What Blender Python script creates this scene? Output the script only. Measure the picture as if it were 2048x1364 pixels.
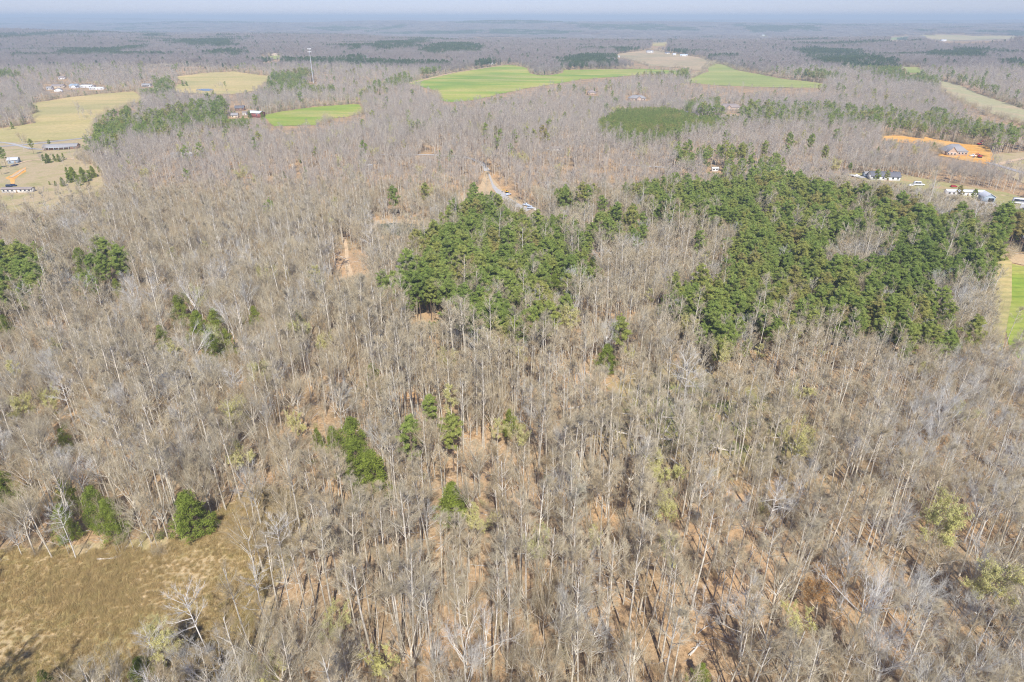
import bpy, bmesh, math, random
import numpy as np
from mathutils import Vector, Matrix, geometry

for o in list(bpy.data.objects):
    bpy.data.objects.remove(o)
SC = bpy.context.scene
COL = SC.collection
R = math.radians
rs = np.random.default_rng(11)
random.seed(5)

# ------------------------------------------------------------------ camera, sky, sun
CAM_H = 112.0
FPX = 1290.0                      # focal length in pixels of the 2048 px wide photograph
PITCH = math.atan(649.0 / FPX)
cam_d = bpy.data.cameras.new("camera")
cam_d.sensor_width = 36.0
cam_d.lens = 36.0 * FPX / 2048.0
cam_d.clip_start = 1.0
cam_d.clip_end = 120000.0
cam = bpy.data.objects.new("camera", cam_d)
COL.objects.link(cam)
cam.location = (0, 0, CAM_H)
cam.rotation_euler = (R(90) - PITCH, 0, 0)
SC.camera = cam

SUN_EL, SUN_AZ = 48.0, 6.6        # sun stands behind the camera, a little to the right
world = bpy.data.worlds.new("World")
SC.world = world
world.use_nodes = True
wn = world.node_tree
wn.nodes.clear()
sky = wn.nodes.new("ShaderNodeTexSky")
sky.sky_type = 'NISHITA'
sky.sun_disc = False
sky.sun_elevation = R(SUN_EL)
sky.sun_rotation = R(180 - SUN_AZ)
sky.altitude = 0
sky.air_density = 1.0
sky.dust_density = 0.0
sky.ozone_density = 4.0
bg = wn.nodes.new("ShaderNodeBackground")
bg.inputs[1].default_value = 0.10
wo = wn.nodes.new("ShaderNodeOutputWorld")
tint = wn.nodes.new("ShaderNodeMix"); tint.data_type = 'RGBA'; tint.blend_type = 'MULTIPLY'
tint.inputs[0].default_value = 1.0; tint.inputs[7].default_value = (0.57, 0.61, 0.94, 1)
wn.links.new(sky.outputs[0], tint.inputs[6]); wn.links.new(tint.outputs[2], bg.inputs[0])
wn.links.new(bg.outputs[0], wo.inputs[0])

sun_d = bpy.data.lights.new("sun", 'SUN')
sun_d.energy = 4.6
sun_d.angle = R(0.53)
sun_d.color = (1.0, 0.955, 0.88)
sun = bpy.data.objects.new("sun", sun_d)
COL.objects.link(sun)
sv = Vector((math.sin(R(SUN_AZ)) * math.cos(R(SUN_EL)), -math.cos(R(SUN_AZ)) * math.cos(R(SUN_EL)), math.sin(R(SUN_EL))))
sun.rotation_euler = sv.to_track_quat('Z', 'Y').to_euler()
sun.location = (60, -200, 400)

SC.view_settings.view_transform = 'Standard'
SC.view_settings.look = 'None'
SC.view_settings.gamma = 1.0
SC.view_settings.exposure = 0.36
SC.render.engine = 'CYCLES'
cy = SC.cycles
cy.max_bounces = 4
cy.diffuse_bounces = 3
cy.glossy_bounces = 1
cy.transmission_bounces = 3
cy.transparent_max_bounces = 4
cy.volume_bounces = 0
cy.use_denoising = True
cy.use_adaptive_sampling = False
cy.filter_width = 1.1
cy.caustics_reflective = False
cy.caustics_refractive = False
SC.render.use_persistent_data = False
cy.denoiser = 'OPENIMAGEDENOISE'
cy.denoising_input_passes = 'RGB_ALBEDO_NORMAL'
cy.denoising_prefilter = 'NONE'

# ------------------------------------------------------------------ terrain and projection
_hw = [(0.00231, 0.00113, 0.4, 1.0), (-0.00147, 0.00203, 2.1, 0.9), (0.00071, 0.00157, 4.0, 1.3), (0.0031, -0.0024, 1.2, 0.45)]
_fw = [(0.00041, 0.00083, 0.7, 1.0), (-0.00061, 0.00052, 3.1, 0.8), (0.00022, 0.00119, 5.2, 0.9), (0.00019, -0.00024, 1.9, 1.0)]
HILLS = [  # x, y, sx, sy, height
    (40, 620, 260, 130, 6), (-420, 900, 260, 170, 6), (330, 980, 240, 120, -5), (560, 640, 160, 160, -4), (-700, 1500, 380, 200, 9), (900, 1650, 420, 200, 8),
    (1900, 2700, 700, 520, 26), (-4200, 9000, 2600, 1400, 34), (-1500, 16500, 4200, 2500, 40), (5200, 17500, 5200, 2800, 38),
    (9500, 13000, 3000, 1800, 26), (700, 7600, 1600, 800, 16), (-9000, 15500, 4200, 2400, 52), (14000, 26000, 7000, 4000, 48),
    (-3500, 30000, 9000, 5000, 66), (9000, 42000, 14000, 6000, 74), (-16000, 40000, 12000, 6000, 70), (25000, 40000, 9000, 6000, 66)]
def sstep(a, b, x):
    t = np.clip((x - a) / (b - a), 0, 1)
    return t * t * (3 - 2 * t)
def height(x, y):
    x = np.asarray(x, float); y = np.asarray(y, float)
    d = np.hypot(x, y)
    a = sum(w * np.sin(kx * x + ky * y + p) for kx, ky, p, w in _hw)
    b = sum(w * np.sin(kx * x + ky * y + p) for kx, ky, p, w in _fw)
    h = a * (0.6 + 2.6 * sstep(250, 1300, d)) + b * 15.0 * sstep(1400, 4500, d) + sstep(1700, 4000, d) * 9.0 * (np.sin(x * .0016 + y * .0068 + 1.3 * np.sin(x * .0011)) + .7 * np.sin(-x * .0024 + y * .0049 + 2))
    for hx, hy, sx, sy, hh in HILLS:
        h = h + hh * np.exp(-((x - hx) / sx) ** 2 - ((y - hy) / sy) ** 2)
    return h

CP, SP = math.cos(PITCH), math.sin(PITCH)
def ray(u, v):
    a, b = (u - 1024.0) / FPX, (682.0 - v) / FPX
    d = np.array([a, CP + b * SP, -SP + b * CP])
    return d / np.linalg.norm(d)
_T = np.geomspace(60, 60000, 6000)
def at(u, v, dz=0.0):
    """the place on the ground (or dz above it) seen at pixel u, v of the photograph"""
    d = ray(u, v)
    x, y, z = d[0] * _T, d[1] * _T, CAM_H + d[2] * _T
    below = z < height(x, y) + dz
    i = int(np.argmax(below)) if below.any() else len(_T) - 1
    if i > 0:
        a, b = _T[i - 1], _T[i]
        for _ in range(12):
            m = 0.5 * (a + b)
            if CAM_H + d[2] * m < float(height(d[0] * m, d[1] * m)) + dz: b = m
            else: a = m
        t = b
    else:
        t = _T[0]
    return d[0] * t, d[1] * t
def depth_of(x, y, z):
    return y * CP + (CAM_H - z) * SP
def proj(x, y, z):
    dep = depth_of(x, y, z)
    return 1024 + FPX * x / dep, 682 - FPX * (y * SP - (CAM_H - z) * CP) / dep
def mpp(u, v):
    x, y = at(u, v)
    return depth_of(x, y, float(height(x, y))) / FPX

def inpoly(poly, x, y):
    x = np.asarray(x, float); y = np.asarray(y, float)
    c = np.zeros(x.shape, bool)
    n = len(poly); j = n - 1
    for i in range(n):
        xi, yi = poly[i]; xj, yj = poly[j]
        if yi != yj:
            c ^= ((yi > y) != (yj > y)) & (x < (xj - xi) * (y - yi) / (yj - yi) + xi)
        j = i
    return c
def densify(pts, step=14.0):
    out = []
    for i in range(len(pts)):
        a, b = pts[i], pts[(i + 1) % len(pts)]
        n = max(1, int(math.hypot(a[0] - b[0], a[1] - b[1]) / step))
        for k in range(n):
            out.append((a[0] + (b[0] - a[0]) * k / n, a[1] + (b[1] - a[1]) * k / n))
    return out
def gpoly(px, dz=0.0, step=14.0):
    return [at(u, v, dz) for u, v in densify(px, step)]

# ------------------------------------------------------------------ materials
def newmat(name):
    m = bpy.data.materials.new(name); m.use_nodes = True
    nt = m.node_tree; b = nt.nodes["Principled BSDF"]
    b.inputs["Roughness"].default_value = 0.85
    b.inputs["Specular IOR Level"].default_value = 0.2
    return m, nt, b
def ramp(nt, fac, stops, interp='LINEAR'):
    r = nt.nodes.new("ShaderNodeValToRGB"); r.color_ramp.interpolation = interp
    e = r.color_ramp.elements
    while len(e) < len(stops): e.new(0.5)
    for k, (p, c) in enumerate(stops):
        e[k].position = p; e[k].color = (*c, 1)
    nt.links.new(fac, r.inputs[0]); return r.outputs[0]
def noise(nt, scale, detail=4, rough=0.6, vec=None, dist=0.0):
    n = nt.nodes.new("ShaderNodeTexNoise"); n.inputs["Scale"].default_value = scale
    n.inputs["Detail"].default_value = detail; n.inputs["Roughness"].default_value = rough
    n.inputs["Distortion"].default_value = dist
    if vec is None:
        t = nt.nodes.new("ShaderNodeTexCoord"); vec = t.outputs["Object"]
    nt.links.new(vec, n.inputs["Vector"]); return n.outputs["Fac"]
def mix(nt, fac, a, b, mode='MIX'):
    m = nt.nodes.new("ShaderNodeMix"); m.data_type = 'RGBA'; m.blend_type = mode
    for s, v in ((m.inputs[0], fac), (m.inputs[6], a), (m.inputs[7], b)):
        if isinstance(v, (int, float)): s.default_value = v
        elif isinstance(v, tuple): s.default_value = (*v, 1)
        else: nt.links.new(v, s)
    return m.outputs[2]
def flat(name, c, rough=0.7, var=0.12, scale=1.5, metal=0.0):
    m, nt, b = newmat(name)
    f = noise(nt, scale, 3)
    col = ramp(nt, f, [(0.3, tuple(x * (1 - var) for x in c)), (0.7, tuple(min(1, x * (1 + var)) for x in c))])
    nt.links.new(col, b.inputs["Base Color"]); b.inputs["Roughness"].default_value = rough
    b.inputs["Metallic"].default_value = metal
    return m
def inst_mat(name, stops, var=(0.8, 1.15), scale=0.35, rough=0.85, transl=0.0):
    """colour differs from plant to plant, with mottling over each one"""
    m, nt, b = newmat(name)
    oi = nt.nodes.new("ShaderNodeObjectInfo")
    ml = nt.nodes.new("ShaderNodeMath"); ml.operation = 'MULTIPLY_ADD'; ml.inputs[1].default_value = 1.1; ml.inputs[2].default_value = -.28
    nt.links.new(noise(nt, .013, 2, .5, oi.outputs["Location"]), ml.inputs[0])
    ad = nt.nodes.new("ShaderNodeMath"); ad.operation = 'MULTIPLY_ADD'; ad.inputs[1].default_value = .5
    nt.links.new(oi.outputs["Random"], ad.inputs[0]); nt.links.new(ml.outputs[0], ad.inputs[2])
    col = ramp(nt, ad.outputs[0], stops)
    f = noise(nt, scale, 3)
    v = ramp(nt, f, [(0.35, (var[0],) * 3), (0.65, (var[1],) * 3)])
    out = mix(nt, 1.0, col, v, 'MULTIPLY')
    nt.links.new(out, b.inputs["Base Color"]); b.inputs["Roughness"].default_value = rough
    if transl > 0:
        tr = nt.nodes.new("ShaderNodeBsdfTranslucent"); nt.links.new(out, tr.inputs[0])
        ms = nt.nodes.new("ShaderNodeMixShader"); ms.inputs[0].default_value = transl
        nt.links.new(b.outputs[0], ms.inputs[1]); nt.links.new(tr.outputs[0], ms.inputs[2])
        nt.links.new(ms.outputs[0], nt.nodes["Material Output"].inputs[0])
    return m
M = {}
M['bark'] = inst_mat("bark", [(0, (.50, .43, .33)), (.3, (.70, .63, .51)), (.6, (.62, .57, .48)), (.85, (.80, .74, .62)), (1, (.54, .46, .35))], (.62, 1.2), 1.1)
M['twig'] = inst_mat("twigs", [(0, (.42, .315, .165)), (.2, (.62, .51, .32)), (.4, (.49, .43, .31)), (.6, (.69, .60, .415)), (.75, (.50, .38, .215)), (.9, (.60, .56, .42)), (1, (.46, .40, .20))], (.85, 1.15), 0.5)
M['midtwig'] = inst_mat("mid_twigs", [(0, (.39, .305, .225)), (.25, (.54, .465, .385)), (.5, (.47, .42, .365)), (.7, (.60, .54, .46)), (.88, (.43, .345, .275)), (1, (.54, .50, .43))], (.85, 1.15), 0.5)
M['farshadetwig'] = inst_mat("far_twigs_with_shade", [(0, (.29, .235, .20)), (.3, (.37, .315, .28)), (.6, (.42, .375, .335)), (.85, (.33, .27, .235)), (1, (.46, .415, .37))], (.8, 1.2), 0.3)  # darker than near twigs: self-shadow of unresolved branches is put into the colour
M['whitebark'] = inst_mat("pale_bark", [(0, (.70, .66, .58)), (1, (.78, .75, .70))], (.75, 1.15), 0.9)
M['bluetwig'] = inst_mat("grey_twigs", [(0, (.58, .56, .51)), (1, (.66, .64, .58))], (.85, 1.15), 0.5)
M['pinebark'] = inst_mat("pine_bark", [(0, (.20, .145, .11)), (1, (.30, .22, .165))], (.7, 1.2), 1.5)
M['needle'] = inst_mat("pine_needles", [(0, (.29, .38, .11)), (.3, (.38, .475, .125)), (.55, (.45, .53, .15)), (.75, (.54, .55, .17)), (.88, (.56, .48, .20)), (1, (.33, .42, .13))], (.65, 1.3), 0.7, transl=.45)
M['cedar'] = inst_mat("cedar_sprays", [(0, (.22, .28, .06)), (.5, (.33, .40, .075)), (1, (.42, .46, .10))], (.7, 1.3), 0.9, transl=.42)
M['bud'] = inst_mat("young_leaves", [(0, (.62, .62, .24)), (.5, (.70, .66, .28)), (1, (.64, .66, .33))], (.85, 1.15), 0.8, transl=.3)
M['rustbud'] = inst_mat("rust_flowers", [(0, (.50, .27, .09)), (1, (.56, .33, .13))], (.8, 1.2), 0.8, transl=.3)
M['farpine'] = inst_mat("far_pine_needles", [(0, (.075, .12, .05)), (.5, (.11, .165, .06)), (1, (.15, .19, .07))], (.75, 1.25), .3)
M['grassblade'] = inst_mat("dry_grass", [(0, (.47, .36, .16)), (.4, (.65, .50, .25)), (.7, (.54, .45, .20)), (1, (.42, .39, .14))], (.8, 1.2), 0.6, transl=.2)

def ground_material():
    m, nt, b = newmat("leaf_litter")
    tc = nt.nodes.new("ShaderNodeTexCoord"); V = tc.outputs["Object"]
    a = ramp(nt, noise(nt, 1.3, 6, .75, V), [(.26, (.14, .095, .05)), (.42, (.34, .24, .135)), (.56, (.51, .37, .225)), (.72, (.66, .505, .32))])
    c = ramp(nt, noise(nt, .045, 5, .6, V), [(.35, (.66, .66, .66)), (.5, (.98, .95, .92)), (.66, (1.2, 1.06, .92))])
    l = mix(nt, 1.0, a, c, 'MULTIPLY')
    at1 = nt.nodes.new("ShaderNodeAttribute"); at1.attribute_name = "zone"
    sep = nt.nodes.new("ShaderNodeSeparateColor"); nt.links.new(at1.outputs["Color"], sep.inputs[0])
    moss = ramp(nt, noise(nt, 1.7, 5, .7, V), [(.3, (.14, .15, .05)), (.5, (.25, .27, .09)), (.7, (.38, .38, .15))])
    mf = mix(nt, 1.0, sep.outputs[0], ramp(nt, noise(nt, .09, 5, .7, V), [(.38, (0, 0, 0)), (.55, (1, 1, 1))]), 'MULTIPLY')
    l = mix(nt, mf, l, moss)
    dirt = ramp(nt, noise(nt, 1.1, 6, .75, V), [(.3, (.56, .35, .19)), (.6, (.68, .46, .27)), (.75, (.76, .58, .39))])
    df = mix(nt, 1.0, sep.outputs[1], ramp(nt, noise(nt, .13, 5, .7, V), [(.36, (0, 0, 0)), (.56, (.75, .75, .75))]), 'MULTIPLY')
    l = mix(nt, df, l, dirt)
    nt.links.new(l, b.inputs["Base Color"]); b.inputs["Roughness"].default_value = .95
    bp = nt.nodes.new("ShaderNodeBump"); bp.inputs["Strength"].default_value = .6; bp.inputs["Distance"].default_value = .25
    nt.links.new(noise(nt, 2.2, 5, .7, V), bp.inputs["Height"]); nt.links.new(bp.outputs[0], b.inputs["Normal"])
    return m
def field_material(name, stops, s1=.02, s2=.5, fine=(.85, 1.12), stretch=(1, 1, 1), rot=0.0, bump=.2, lo=.3, hi=.7):
    m, nt, b = newmat(name)
    tc = nt.nodes.new("ShaderNodeTexCoord")
    mp = nt.nodes.new("ShaderNodeMapping"); mp.inputs["Scale"].default_value = stretch; mp.inputs["Rotation"].default_value = (0, 0, rot)
    nt.links.new(tc.outputs["Object"], mp.inputs[0])
    n = len(stops)
    c = ramp(nt, noise(nt, s1, 6, .62, mp.outputs[0], .4), [(lo + (hi - lo) * k / (n - 1), s) for k, s in enumerate(stops)])
    f = ramp(nt, noise(nt, s2, 5, .7), [(.35, (fine[0],) * 3), (.65, (fine[1],) * 3)])
    cf = mix(nt, 1.0, c, f, 'MULTIPLY')
    if stretch[1] > 1.2:       # drill rows and tramlines
        wv = nt.nodes.new("ShaderNodeTexWave"); wv.bands_direction = 'Y'; wv.inputs["Scale"].default_value = .035; wv.inputs["Distortion"].default_value = 5; wv.inputs["Detail"].default_value = 3; wv.inputs["Detail Scale"].default_value = .4
        nt.links.new(mp.outputs[0], wv.inputs["Vector"])
        cf = mix(nt, 1.0, cf, ramp(nt, wv.outputs["Fac"], [(0, (.80, .84, .78)), (.12, (.97, .98, .96)), (1, (1.06, 1.03, 1.0))]), 'MULTIPLY')
        cf = mix(nt, 1.0, cf, ramp(nt, noise(nt, .006, 3, .5), [(.35, (.82, .88, .82)), (.65, (1.12, 1.05, 1.02))]), 'MULTIPLY')
    nt.links.new(cf, b.inputs["Base Color"]); b.inputs["Roughness"].default_value = .95
    bp = nt.nodes.new("ShaderNodeBump"); bp.inputs["Strength"].default_value = bump; bp.inputs["Distance"].default_value = .2
    nt.links.new(noise(nt, 1.6, 5, .7), bp.inputs["Height"]); nt.links.new(bp.outputs[0], b.inputs["Normal"])
    return m
M['ground'] = ground_material()
M['green'] = field_material("winter_wheat", [(.16, .31, .05), (.27, .39, .06), (.37, .42, .08), (.50, .46, .15), (.21, .37, .06)], .012, .3, stretch=(.35, 1.6, 1), rot=.12)
M['palegreen'] = field_material("pasture_grass", [(.30, .36, .10), (.37, .41, .13), (.44, .43, .17)], .012, .3, stretch=(.4, 1.4, 1))
M['tan'] = field_material("hay_stubble", [(.40, .38, .14), (.52, .44, .19), (.60, .48, .23), (.46, .42, .16)], .014, .3, stretch=(.35, 1.5, 1), rot=.1)
M['lawn'] = field_material("dormant_lawn", [(.30, .30, .11), (.46, .38, .19), (.52, .40, .24), (.36, .34, .13)], .05, .7)
M['yard'] = field_material("worn_yard", [(.56, .33, .17), (.46, .38, .19), (.36, .34, .13), (.58, .42, .26)], .06, .7)
M['orange'] = field_material("orange_clay", [(.86, .35, .06), (.93, .44, .10), (.95, .54, .20), (.78, .28, .05)], .07, .6, stretch=(.4, 1.6, 1))
M['meadow'] = field_material("tall_dry_grass", [(.27, .235, .11), (.44, .35, .18), (.56, .43, .25), (.44, .37, .18), (.31, .29, .12)], .07, 1.4, (.75, 1.2), bump=.8)
M['strip'] = field_material("creek_meadow", [(.62, .46, .27), (.44, .42, .22), (.48, .42, .24), (.62, .45, .27)], .02, .2, stretch=(1, .4, 1))
M['gravel'] = field_material("gravel", [(.44, .42, .40), (.55, .53, .50)], .5, 3.0)
M['sand'] = field_material("pale_sand", [(.50, .34, .20), (.68, .51, .33), (.58, .42, .26)], .3, 2.0)
M['asphalt'] = field_material("worn_asphalt", [(.36, .34, .33), (.44, .41, .39)], .3, 2.0)
M['clearing'] = field_material("straw_clearing", [(.48, .30, .17), (.56, .40, .23), (.60, .45, .27), (.40, .28, .17)], .12, 1.2)
M['brush'] = field_material("cleared_pasture", [(.34, .30, .20), (.46, .38, .24), (.56, .42, .27), (.38, .38, .19)], .02, .1, stretch=(.35, 1.6, 1))
M['darkwater'] = flat("pond_water", (.09, .115, .065), .12, .3, .3)
M['water'] = flat("pale_pond_water", (.22, .24, .22), .1, .1, .3)
for k, c, r in (('white', (.84, .84, .83), .5), ('offwhite', (.74, .72, .68), .6), ('cream', (.72, .62, .48), .7), ('brick', (.33, .19, .14), .85), ('tanbrick', (.52, .40, .31), .85),
                ('redbarn', (.30, .10, .09), .6), ('greyroof', (.34, .33, .33), .85), ('brownroof', (.33, .28, .26), .8), ('darkroof', (.17, .17, .19), .8), ('metalroof', (.66, .68, .70), .4),
                ('glass', (.05, .06, .08), .15), ('black', (.03, .03, .035), .4), ('navy', (.04, .06, .12), .35), ('red', (.45, .05, .05), .4), ('tyre', (.02, .02, .02), .9), ('steel', (.60, .62, .64), .45),
                ('bluemetal', (.55, .62, .74), .4), ('yellow', (.75, .45, .04), .45), ('silver', (.55, .57, .60), .3), ('wood', (.40, .31, .22), .85), ('trim', (.78, .78, .77), .6), ('bluegrey', (.36, .43, .50), .6),
                ('lumber', (.66, .50, .30), .8), ('deadwood', (.62, .57, .50), .85), ('darkwood', (.30, .25, .21), .9), ('rust', (.42, .18, .10), .8)):
    M[k] = flat(k + "_surface", c, r, .08)
M['deadwood'] = inst_mat("weathered_wood", [(0, (.58, .52, .45)), (1, (.74, .70, .63))], (.7, 1.15), 1.0)

# ------------------------------------------------------------------ mesh building
class Geo:
    def __init__(s): s.v = []; s.f = []; s.m = []; s.n = 0
    def add(s, v, f, mi=0):
        v = np.asarray(v, float).reshape(-1, 3); f = np.asarray(f, int)
        s.v.append(v); s.f.append(f + s.n); s.m.append(np.full(len(f), mi)); s.n += len(v)
    def mesh(s, name, mats):
        me = bpy.data.meshes.new(name)
        v = np.concatenate(s.v) if s.v else np.zeros((0, 3))
        me.vertices.add(len(v)); me.vertices.foreach_set("co", v.astype(np.float32).ravel())
        tot = np.concatenate([np.full(len(f), f.shape[1]) for f in s.f])
        idx = np.concatenate([f.ravel() for f in s.f])
        me.loops.add(len(idx)); me.loops.foreach_set("vertex_index", idx.astype(np.int32))
        me.polygons.add(len(tot)); st = np.concatenate([[0], np.cumsum(tot)[:-1]])
        me.polygons.foreach_set("loop_start", st.astype(np.int32))
        me.polygons.foreach_set("material_index", np.concatenate(s.m).astype(np.int32))
        for m in mats: me.materials.append(m)
        me.update(calc_edges=True)
        return me
def nrm(a): return a / np.maximum(np.linalg.norm(a, axis=-1, keepdims=True), 1e-9)
def tubes(g, P, Rr, sides, mi=0, cap=False):
    """N bent tapered tubes: P (N,k,3), Rr (N,k)"""
    N, K, _ = P.shape
    T = np.empty_like(P); T[:, 1:-1] = P[:, 2:] - P[:, :-2] if K > 2 else T[:, 1:-1]
    T[:, 0] = P[:, 1] - P[:, 0]; T[:, -1] = P[:, -1] - P[:, -2]; T = nrm(T)
    ref = np.where(np.abs(T[:, :1, 2:3]) > .8, np.array([1., 0, 0]), np.array([0, 0, 1.]))
    A = nrm(np.cross(T, np.broadcast_to(ref, T.shape))); B = np.cross(T, A)
    an = np.arange(sides) * 2 * math.pi / sides
    V = P[:, :, None] + Rr[:, :, None, None] * (A[:, :, None] * np.cos(an)[None, None, :, None] + B[:, :, None] * np.sin(an)[None, None, :, None])
    base = (np.arange(N) * K * sides)[:, None, None]
    i = np.arange(K - 1)[None, :, None] * sides; j = np.arange(sides)[None, None, :]; j2 = (j + 1) % sides
    F = np.stack([base + i + j, base + i + j2, base + i + sides + j2, base + i + sides + j], -1).reshape(-1, 4)
    g.add(V, F, mi)
def grow(start, d, L, segs, wig, up, rng):
    n = len(start); P = np.empty((n, segs + 1, 3)); P[:, 0] = start; d = nrm(d)
    for k in range(segs):
        P[:, k + 1] = P[:, k] + d * (L / segs)[:, None]
        d = nrm(d + wig * rng.normal(size=(n, 3)) + np.array([0, 0, up]))
    return P
def spawn(P, L, per, t0, t1, a0, a1, rng, tpow=1.0):
    """start points and directions of children on parents"""
    n, K, _ = P.shape
    pi = np.repeat(np.arange(n), per); t = t0 + (t1 - t0) * rng.random(len(pi)) ** tpow
    s = t * (K - 1); i = np.minimum(s.astype(int), K - 2); f = (s - i)[:, None]
    st = P[pi, i] * (1 - f) + P[pi, i + 1] * f; tg = nrm(P[pi, i + 1] - P[pi, i])
    q = nrm(np.cross(tg, rng.normal(size=tg.shape)))
    an = (a0 + (a1 - a0) * rng.random(len(pi)))[:, None]
    return st, tg * np.cos(an) + q * np.sin(an), t, pi
def taper(r0, r1, K): return r0[:, None] + (r1 - r0)[:, None] * np.linspace(0, 1, K)[None] ** .8
def leaves(g, C, size, rng, mi, up=.3, outw=None, face=None):
    n = len(C); d = rng.normal(size=(n, 3)) + np.array([0, 0, up])
    if outw is not None: d += outw
    d = nrm(d); s = nrm(np.cross(d, rng.normal(size=(n, 3)) * (1 if face is None else .45) + (0 if face is None else face)))
    L = (size[0] * (.6 + .8 * rng.random(n)))[:, None]; W = (size[1] * (.7 + .6 * rng.random(n)))[:, None]
    V = np.stack([C - s * W, C + s * W, C + d * L], 1); g.add(V, np.arange(3 * n).reshape(-1, 3), mi)

def bare(seed, form, H, lod=0, leaf=0, mb=0):
    """returns (trunk geo, crown geo); crown slot 1 = leaves"""
    rng = np.random.default_rng(seed); tg, cg = Geo(), Geo()
    q = [1, .62][lod]; fat = [1.0, 1.35][lod]
    up1 = .05
    if form == 'pole':
        top, r0, n1, t0, a1, l1 = .96, .0080 * H + .03, 18, .58, (R(25), R(58)), .13
        n2, n3, wig, l2, l3 = 6, int(10 * q), .03, .42, .70
    elif form == 'vase':
        top, r0, n1, t0, a1, l1 = .42, .009 * H, 9, .72, (R(12), R(40)), .56
        n2, n3, wig, l2, l3 = 10, int(10 * q), .05, .34, .95; up1 = .05
    elif form == 'broad':
        top, r0, n1, t0, a1, l1 = .62, .0115 * H, 15, .42, (R(20), R(56)), .42
        n2, n3, wig, l2, l3 = 8, int(9 * q), .075, .42, 1.1; up1 = .10
    elif form == 'crooked':
        top, r0, n1, t0, a1, l1 = .55, .0125 * H, 9, .5, (R(22), R(58)), .46
        n2, n3, wig, l2, l3 = 10, int(8 * q), .14, .42, 1.0; up1 = .10
    elif form == 'dead':
        top, r0, n1, t0, a1, l1 = .92, .0095 * H, 20, .35, (R(35), R(74)), .21
        n2, n3, wig, l2, l3 = 7, 5, .10, .42, .8; up1 = .02
    else:   # small understory
        top, r0, n1, t0, a1, l1 = .45, .007 * H + .015, 8, .15, (R(15), R(50)), .6
        n2, n3, wig, l2, l3 = 7, int(7 * q), .09, .4, .6
    lean = rng.normal(size=3) * .02; lean[2] = 1
    T = grow(np.array([[0, 0, -.6]]), lean[None], np.array([H * top + .6]), 9, .018 if form == 'pole' else .03, .02, rng)
    rr = np.linspace(1, .28 if top > .8 else .62, 10)[None] * r0; rr[0, 0] *= 1.35
    tubes(tg, T, rr, 6 if lod else 8)
    st, d, t, _ = spawn(T, None, n1, t0, 1.0, a1[0], a1[1], rng)
    if top < .8:
        k = max(3, n1 // 3); st[:k] = T[0, -1] - rng.random((k, 1)) * .3
    L1 = H * l1 * (.65 + .5 * rng.random(len(st)))
    if form == 'pole': L1 *= np.clip(1.3 - .9 * np.abs((t - .72) / .28), .45, 1.2)
    if top < .8: L1 = np.minimum(L1, (H * 1.03 - st[:, 2]) / np.maximum(.5, nrm(d)[:, 2] + .12))
    P1 = grow(st, d, L1, 5, wig, up1, rng); r1 = np.clip(.0105 * L1 + .018, .03, r0 * .6)
    tubes(tg, P1, taper(r1, r1 * .25, 6), 4 if lod else 5)
    st, d, t2, p2 = spawn(P1, L1, n2, .22, 1.0, R(14), R(42), rng, .8)
    L2 = L1[p2] * l2 * (.6 + .8 * rng.random(len(st))) * (1.15 - .5 * t2)
    P2 = grow(st, d, L2, 3, wig, .13, rng); r2 = np.clip(.006 * L2 + .012, .014, .05) * (1 + (fat - 1) * .5)
    tubes(cg, P2, taper(r2, r2 * .35, 4), 3)
    st, d, t3, p3 = spawn(P2, L2, n3, .12, 1.0, R(15), R(48), rng, .8)
    L3 = l3 * (.55 + .9 * rng.random(len(st))); P3 = grow(st, d, L3, 2 if lod == 0 else 1, .06, .12, rng)
    r3 = np.full(len(st), .0145) * fat
    tubes(cg, P3, taper(r3, r3 * .35, P3.shape[1]), 3)
    if lod == 0 and form not in ('dead',):
        st, d, t4, p4 = spawn(P3, L3, 1, .2, .9, R(18), R(45), rng)
        L4 = L3[p4] * .6; P4 = grow(st, d, L4, 1, .0, .1, rng)
        tubes(cg, P4, taper(np.full(len(st), .0095), np.full(len(st), .004), 2), 3)
    if leaf:
        n = leaf; k = rng.integers(0, len(P3), n); f = rng.random((n, 1))
        C = P3[k, 0] * (1 - f) + P3[k, -1] * f + rng.normal(size=(n, 3)) * .12
        s = .20 if lod == 0 else .34
        leaves(cg, C, (s, s * .38), rng, 1, .3, None, nrm(C - np.array([0, 0, H * .5])) + np.array([0, 0, .4]))
    return tg, cg
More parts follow.
